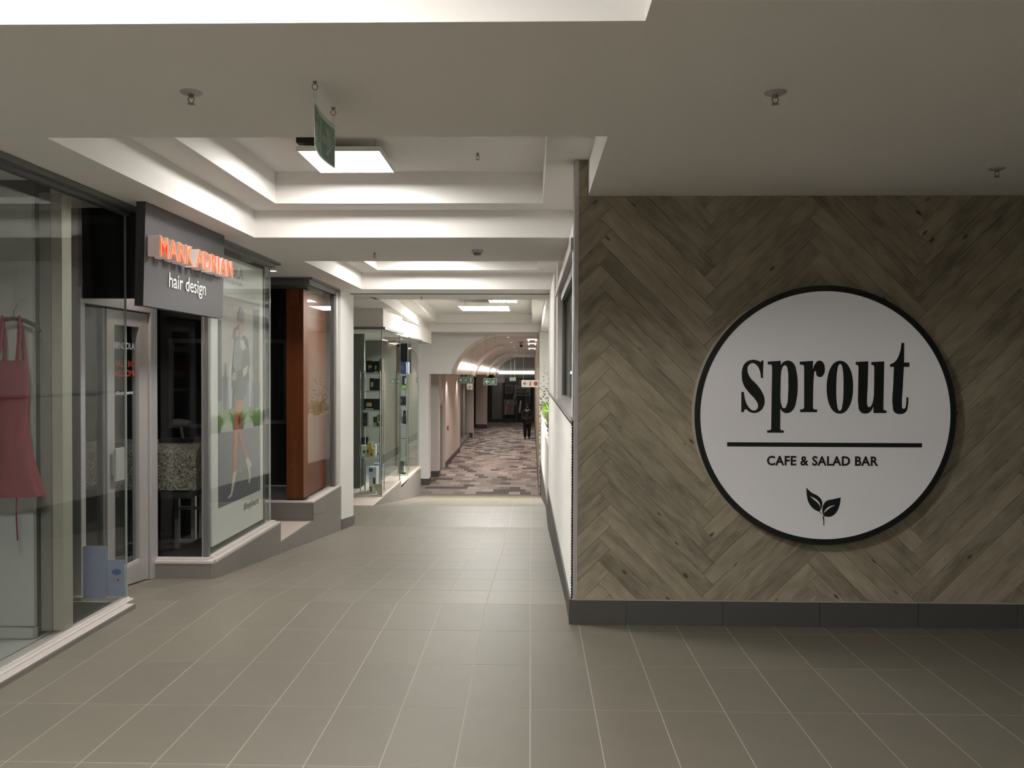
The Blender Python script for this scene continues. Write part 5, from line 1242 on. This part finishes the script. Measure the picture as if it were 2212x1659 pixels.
# ------------------------------------------------------------------ person in the lower corridor
def skin_body(name, joints, edges, m, parent, sub=2):
    me = bpy.data.meshes.new(name); me.from_pydata([j[0] for j in joints], edges, [])
    o = bpy.data.objects.new(name, me); COL.objects.link(o)
    md = o.modifiers.new('s', 'SKIN'); md.use_smooth_shade = True
    o.modifiers.new('u', 'SUBSURF').levels = sub
    for v, j in zip(me.skin_vertices[0].data, joints): v.radius = j[1] if isinstance(j[1], tuple) else (j[1], j[1])
    me.skin_vertices[0].data[0].use_root = True
    dg = bpy.context.evaluated_depsgraph_get(); m2 = bpy.data.meshes.new_from_object(o.evaluated_get(dg))
    bpy.data.objects.remove(o); m2.materials.append(m)
    o = bpy.data.objects.new(name, m2); COL.objects.link(o); o.parent = parent; WL[o] = WL[parent]; return o
pr = empty('person', (-0.21, 42.6, ZC), 'person in dark jersey and black trousers standing in the lower corridor', 'person')
# local coordinates, facing the camera (-y)
J_ = [((0, 0, 0.95), 0.12), ((0, 0, 1.12), 0.115), ((0, 0.0, 1.32), (0.14, 0.11)), ((0, 0, 1.45), 0.07), ((0, -0.005, 1.52), 0.052), ((0, -0.015, 1.60), 0.078), ((0, -0.01, 1.69), 0.07),
      ((0.17, 0, 1.40), 0.06), ((0.25, 0.02, 1.14), 0.045), ((0.14, -0.10, 0.98), 0.034), ((-0.17, 0, 1.40), 0.06), ((-0.25, 0.02, 1.14), 0.045), ((-0.14, -0.10, 0.98), 0.034),
      ((0.095, 0, 0.86), 0.088), ((0.10, -0.02, 0.48), 0.062), ((0.10, 0.01, 0.09), 0.042), ((0.11, -0.12, 0.04), 0.036),
      ((-0.095, 0, 0.86), 0.088), ((-0.10, -0.02, 0.48), 0.062), ((-0.10, 0.01, 0.09), 0.042), ((-0.11, -0.12, 0.04), 0.036)]
E_ = [(0, 1), (1, 2), (2, 3), (3, 4), (4, 5), (5, 6), (3, 7), (7, 8), (8, 9), (3, 10), (10, 11), (11, 12), (0, 13), (13, 14), (14, 15), (15, 16), (0, 17), (17, 18), (18, 19), (19, 20)]
skin_body('body', J_, E_, M['skin_dark'], pr)
def R_(j, k): return (j[0], tuple(q*k for q in j[1]) if isinstance(j[1], tuple) else j[1]*k)
top = [J_[1], J_[2], J_[3], J_[7], J_[8], (Vector(J_[9][0])*0.9+Vector(J_[8][0])*0.1, 0.038), J_[10], J_[11], (Vector(J_[12][0])*0.9+Vector(J_[11][0])*0.1, 0.038), ((0, 0, 1.00), 0.135)]
skin_body('jersey', [R_(j, 1.14) for j in top], [(0, 1), (1, 2), (2, 3), (3, 4), (4, 5), (2, 6), (6, 7), (7, 8), (0, 9)], M['sweater'], pr)
leg = [((0, 0, 0.98), 0.12), J_[13], J_[14], ((0.10, 0.005, 0.08), 0.055), J_[17], J_[18], ((-0.10, 0.005, 0.08), 0.055)]
skin_body('trousers', [R_(j, 1.55) for j in leg], [(0, 1), (1, 2), (2, 3), (0, 4), (4, 5), (5, 6)], M['trousers'], pr)
for s_ in (-1, 1):
    skin_body('shoe', [((s_*0.10, 0.03, 0.045), 0.045), ((s_*0.105, -0.08, 0.04), 0.046), ((s_*0.115, -0.17, 0.035), 0.035)], [(0, 1), (1, 2)], M['trousers'], pr)
P0 = WL[pr]
def pmb(f, name, m, **k): mb = MB(); f(mb); mb.v = [tuple(Vector(p)+P0) for p in mb.v]; return mb.build(name, m, pr, **k)
pmb(lambda b: b.lathe((0, 0.01, 1.655), [(0.088, 0.0), (0.094, 0.03), (0.088, 0.07), (0.06, 0.10), (0.02, 0.112)], 20), 'hair', M['hair'], smooth=True)
pmb(lambda b: b.tube([(0.075, -0.075, 1.49), (0.02, -0.125, 1.40), (-0.02, -0.125, 1.40), (-0.075, -0.075, 1.49)], 0.014, 6), 'collar', M['boxwhite'])
pmb(lambda b: b.tube([(0, -0.085, 1.62), (0, -0.108, 1.585), (0, -0.088, 1.575)], [0.01, 0.016, 0.01], 6), 'nose', M['skin_dark'])
for s_ in (-1, 1):
    pmb(lambda b: b.tube([(s_*0.082, 0, 1.58), (s_*0.095, 0.01, 1.61), (s_*0.084, 0.01, 1.635)], [0.008, 0.014, 0.008], 6), 'ear', M['skin_dark'])
    pmb(lambda b: b.lathe((s_*0.03, -0.082, 1.62), [(0.010, -0.004), (0.010, 0.004)], 8, 'y'), 'eye', M['boxwhite'])
    for fg in range(4):
        a = s_*(0.10-0.022*fg); pmb(lambda b: b.tube([(a, -0.125, 0.975), (a-s_*0.01, -0.15, 0.955), (a-s_*0.025, -0.15, 0.93)], [0.011, 0.010, 0.008], 6), 'finger', M['skin_dark'])
    pmb(lambda b: b.tube([(s_*0.12, -0.11, 1.0), (s_*0.09, -0.15, 1.005), (s_*0.06, -0.155, 0.995)], [0.012, 0.011, 0.009], 6), 'thumb', M['skin_dark'])
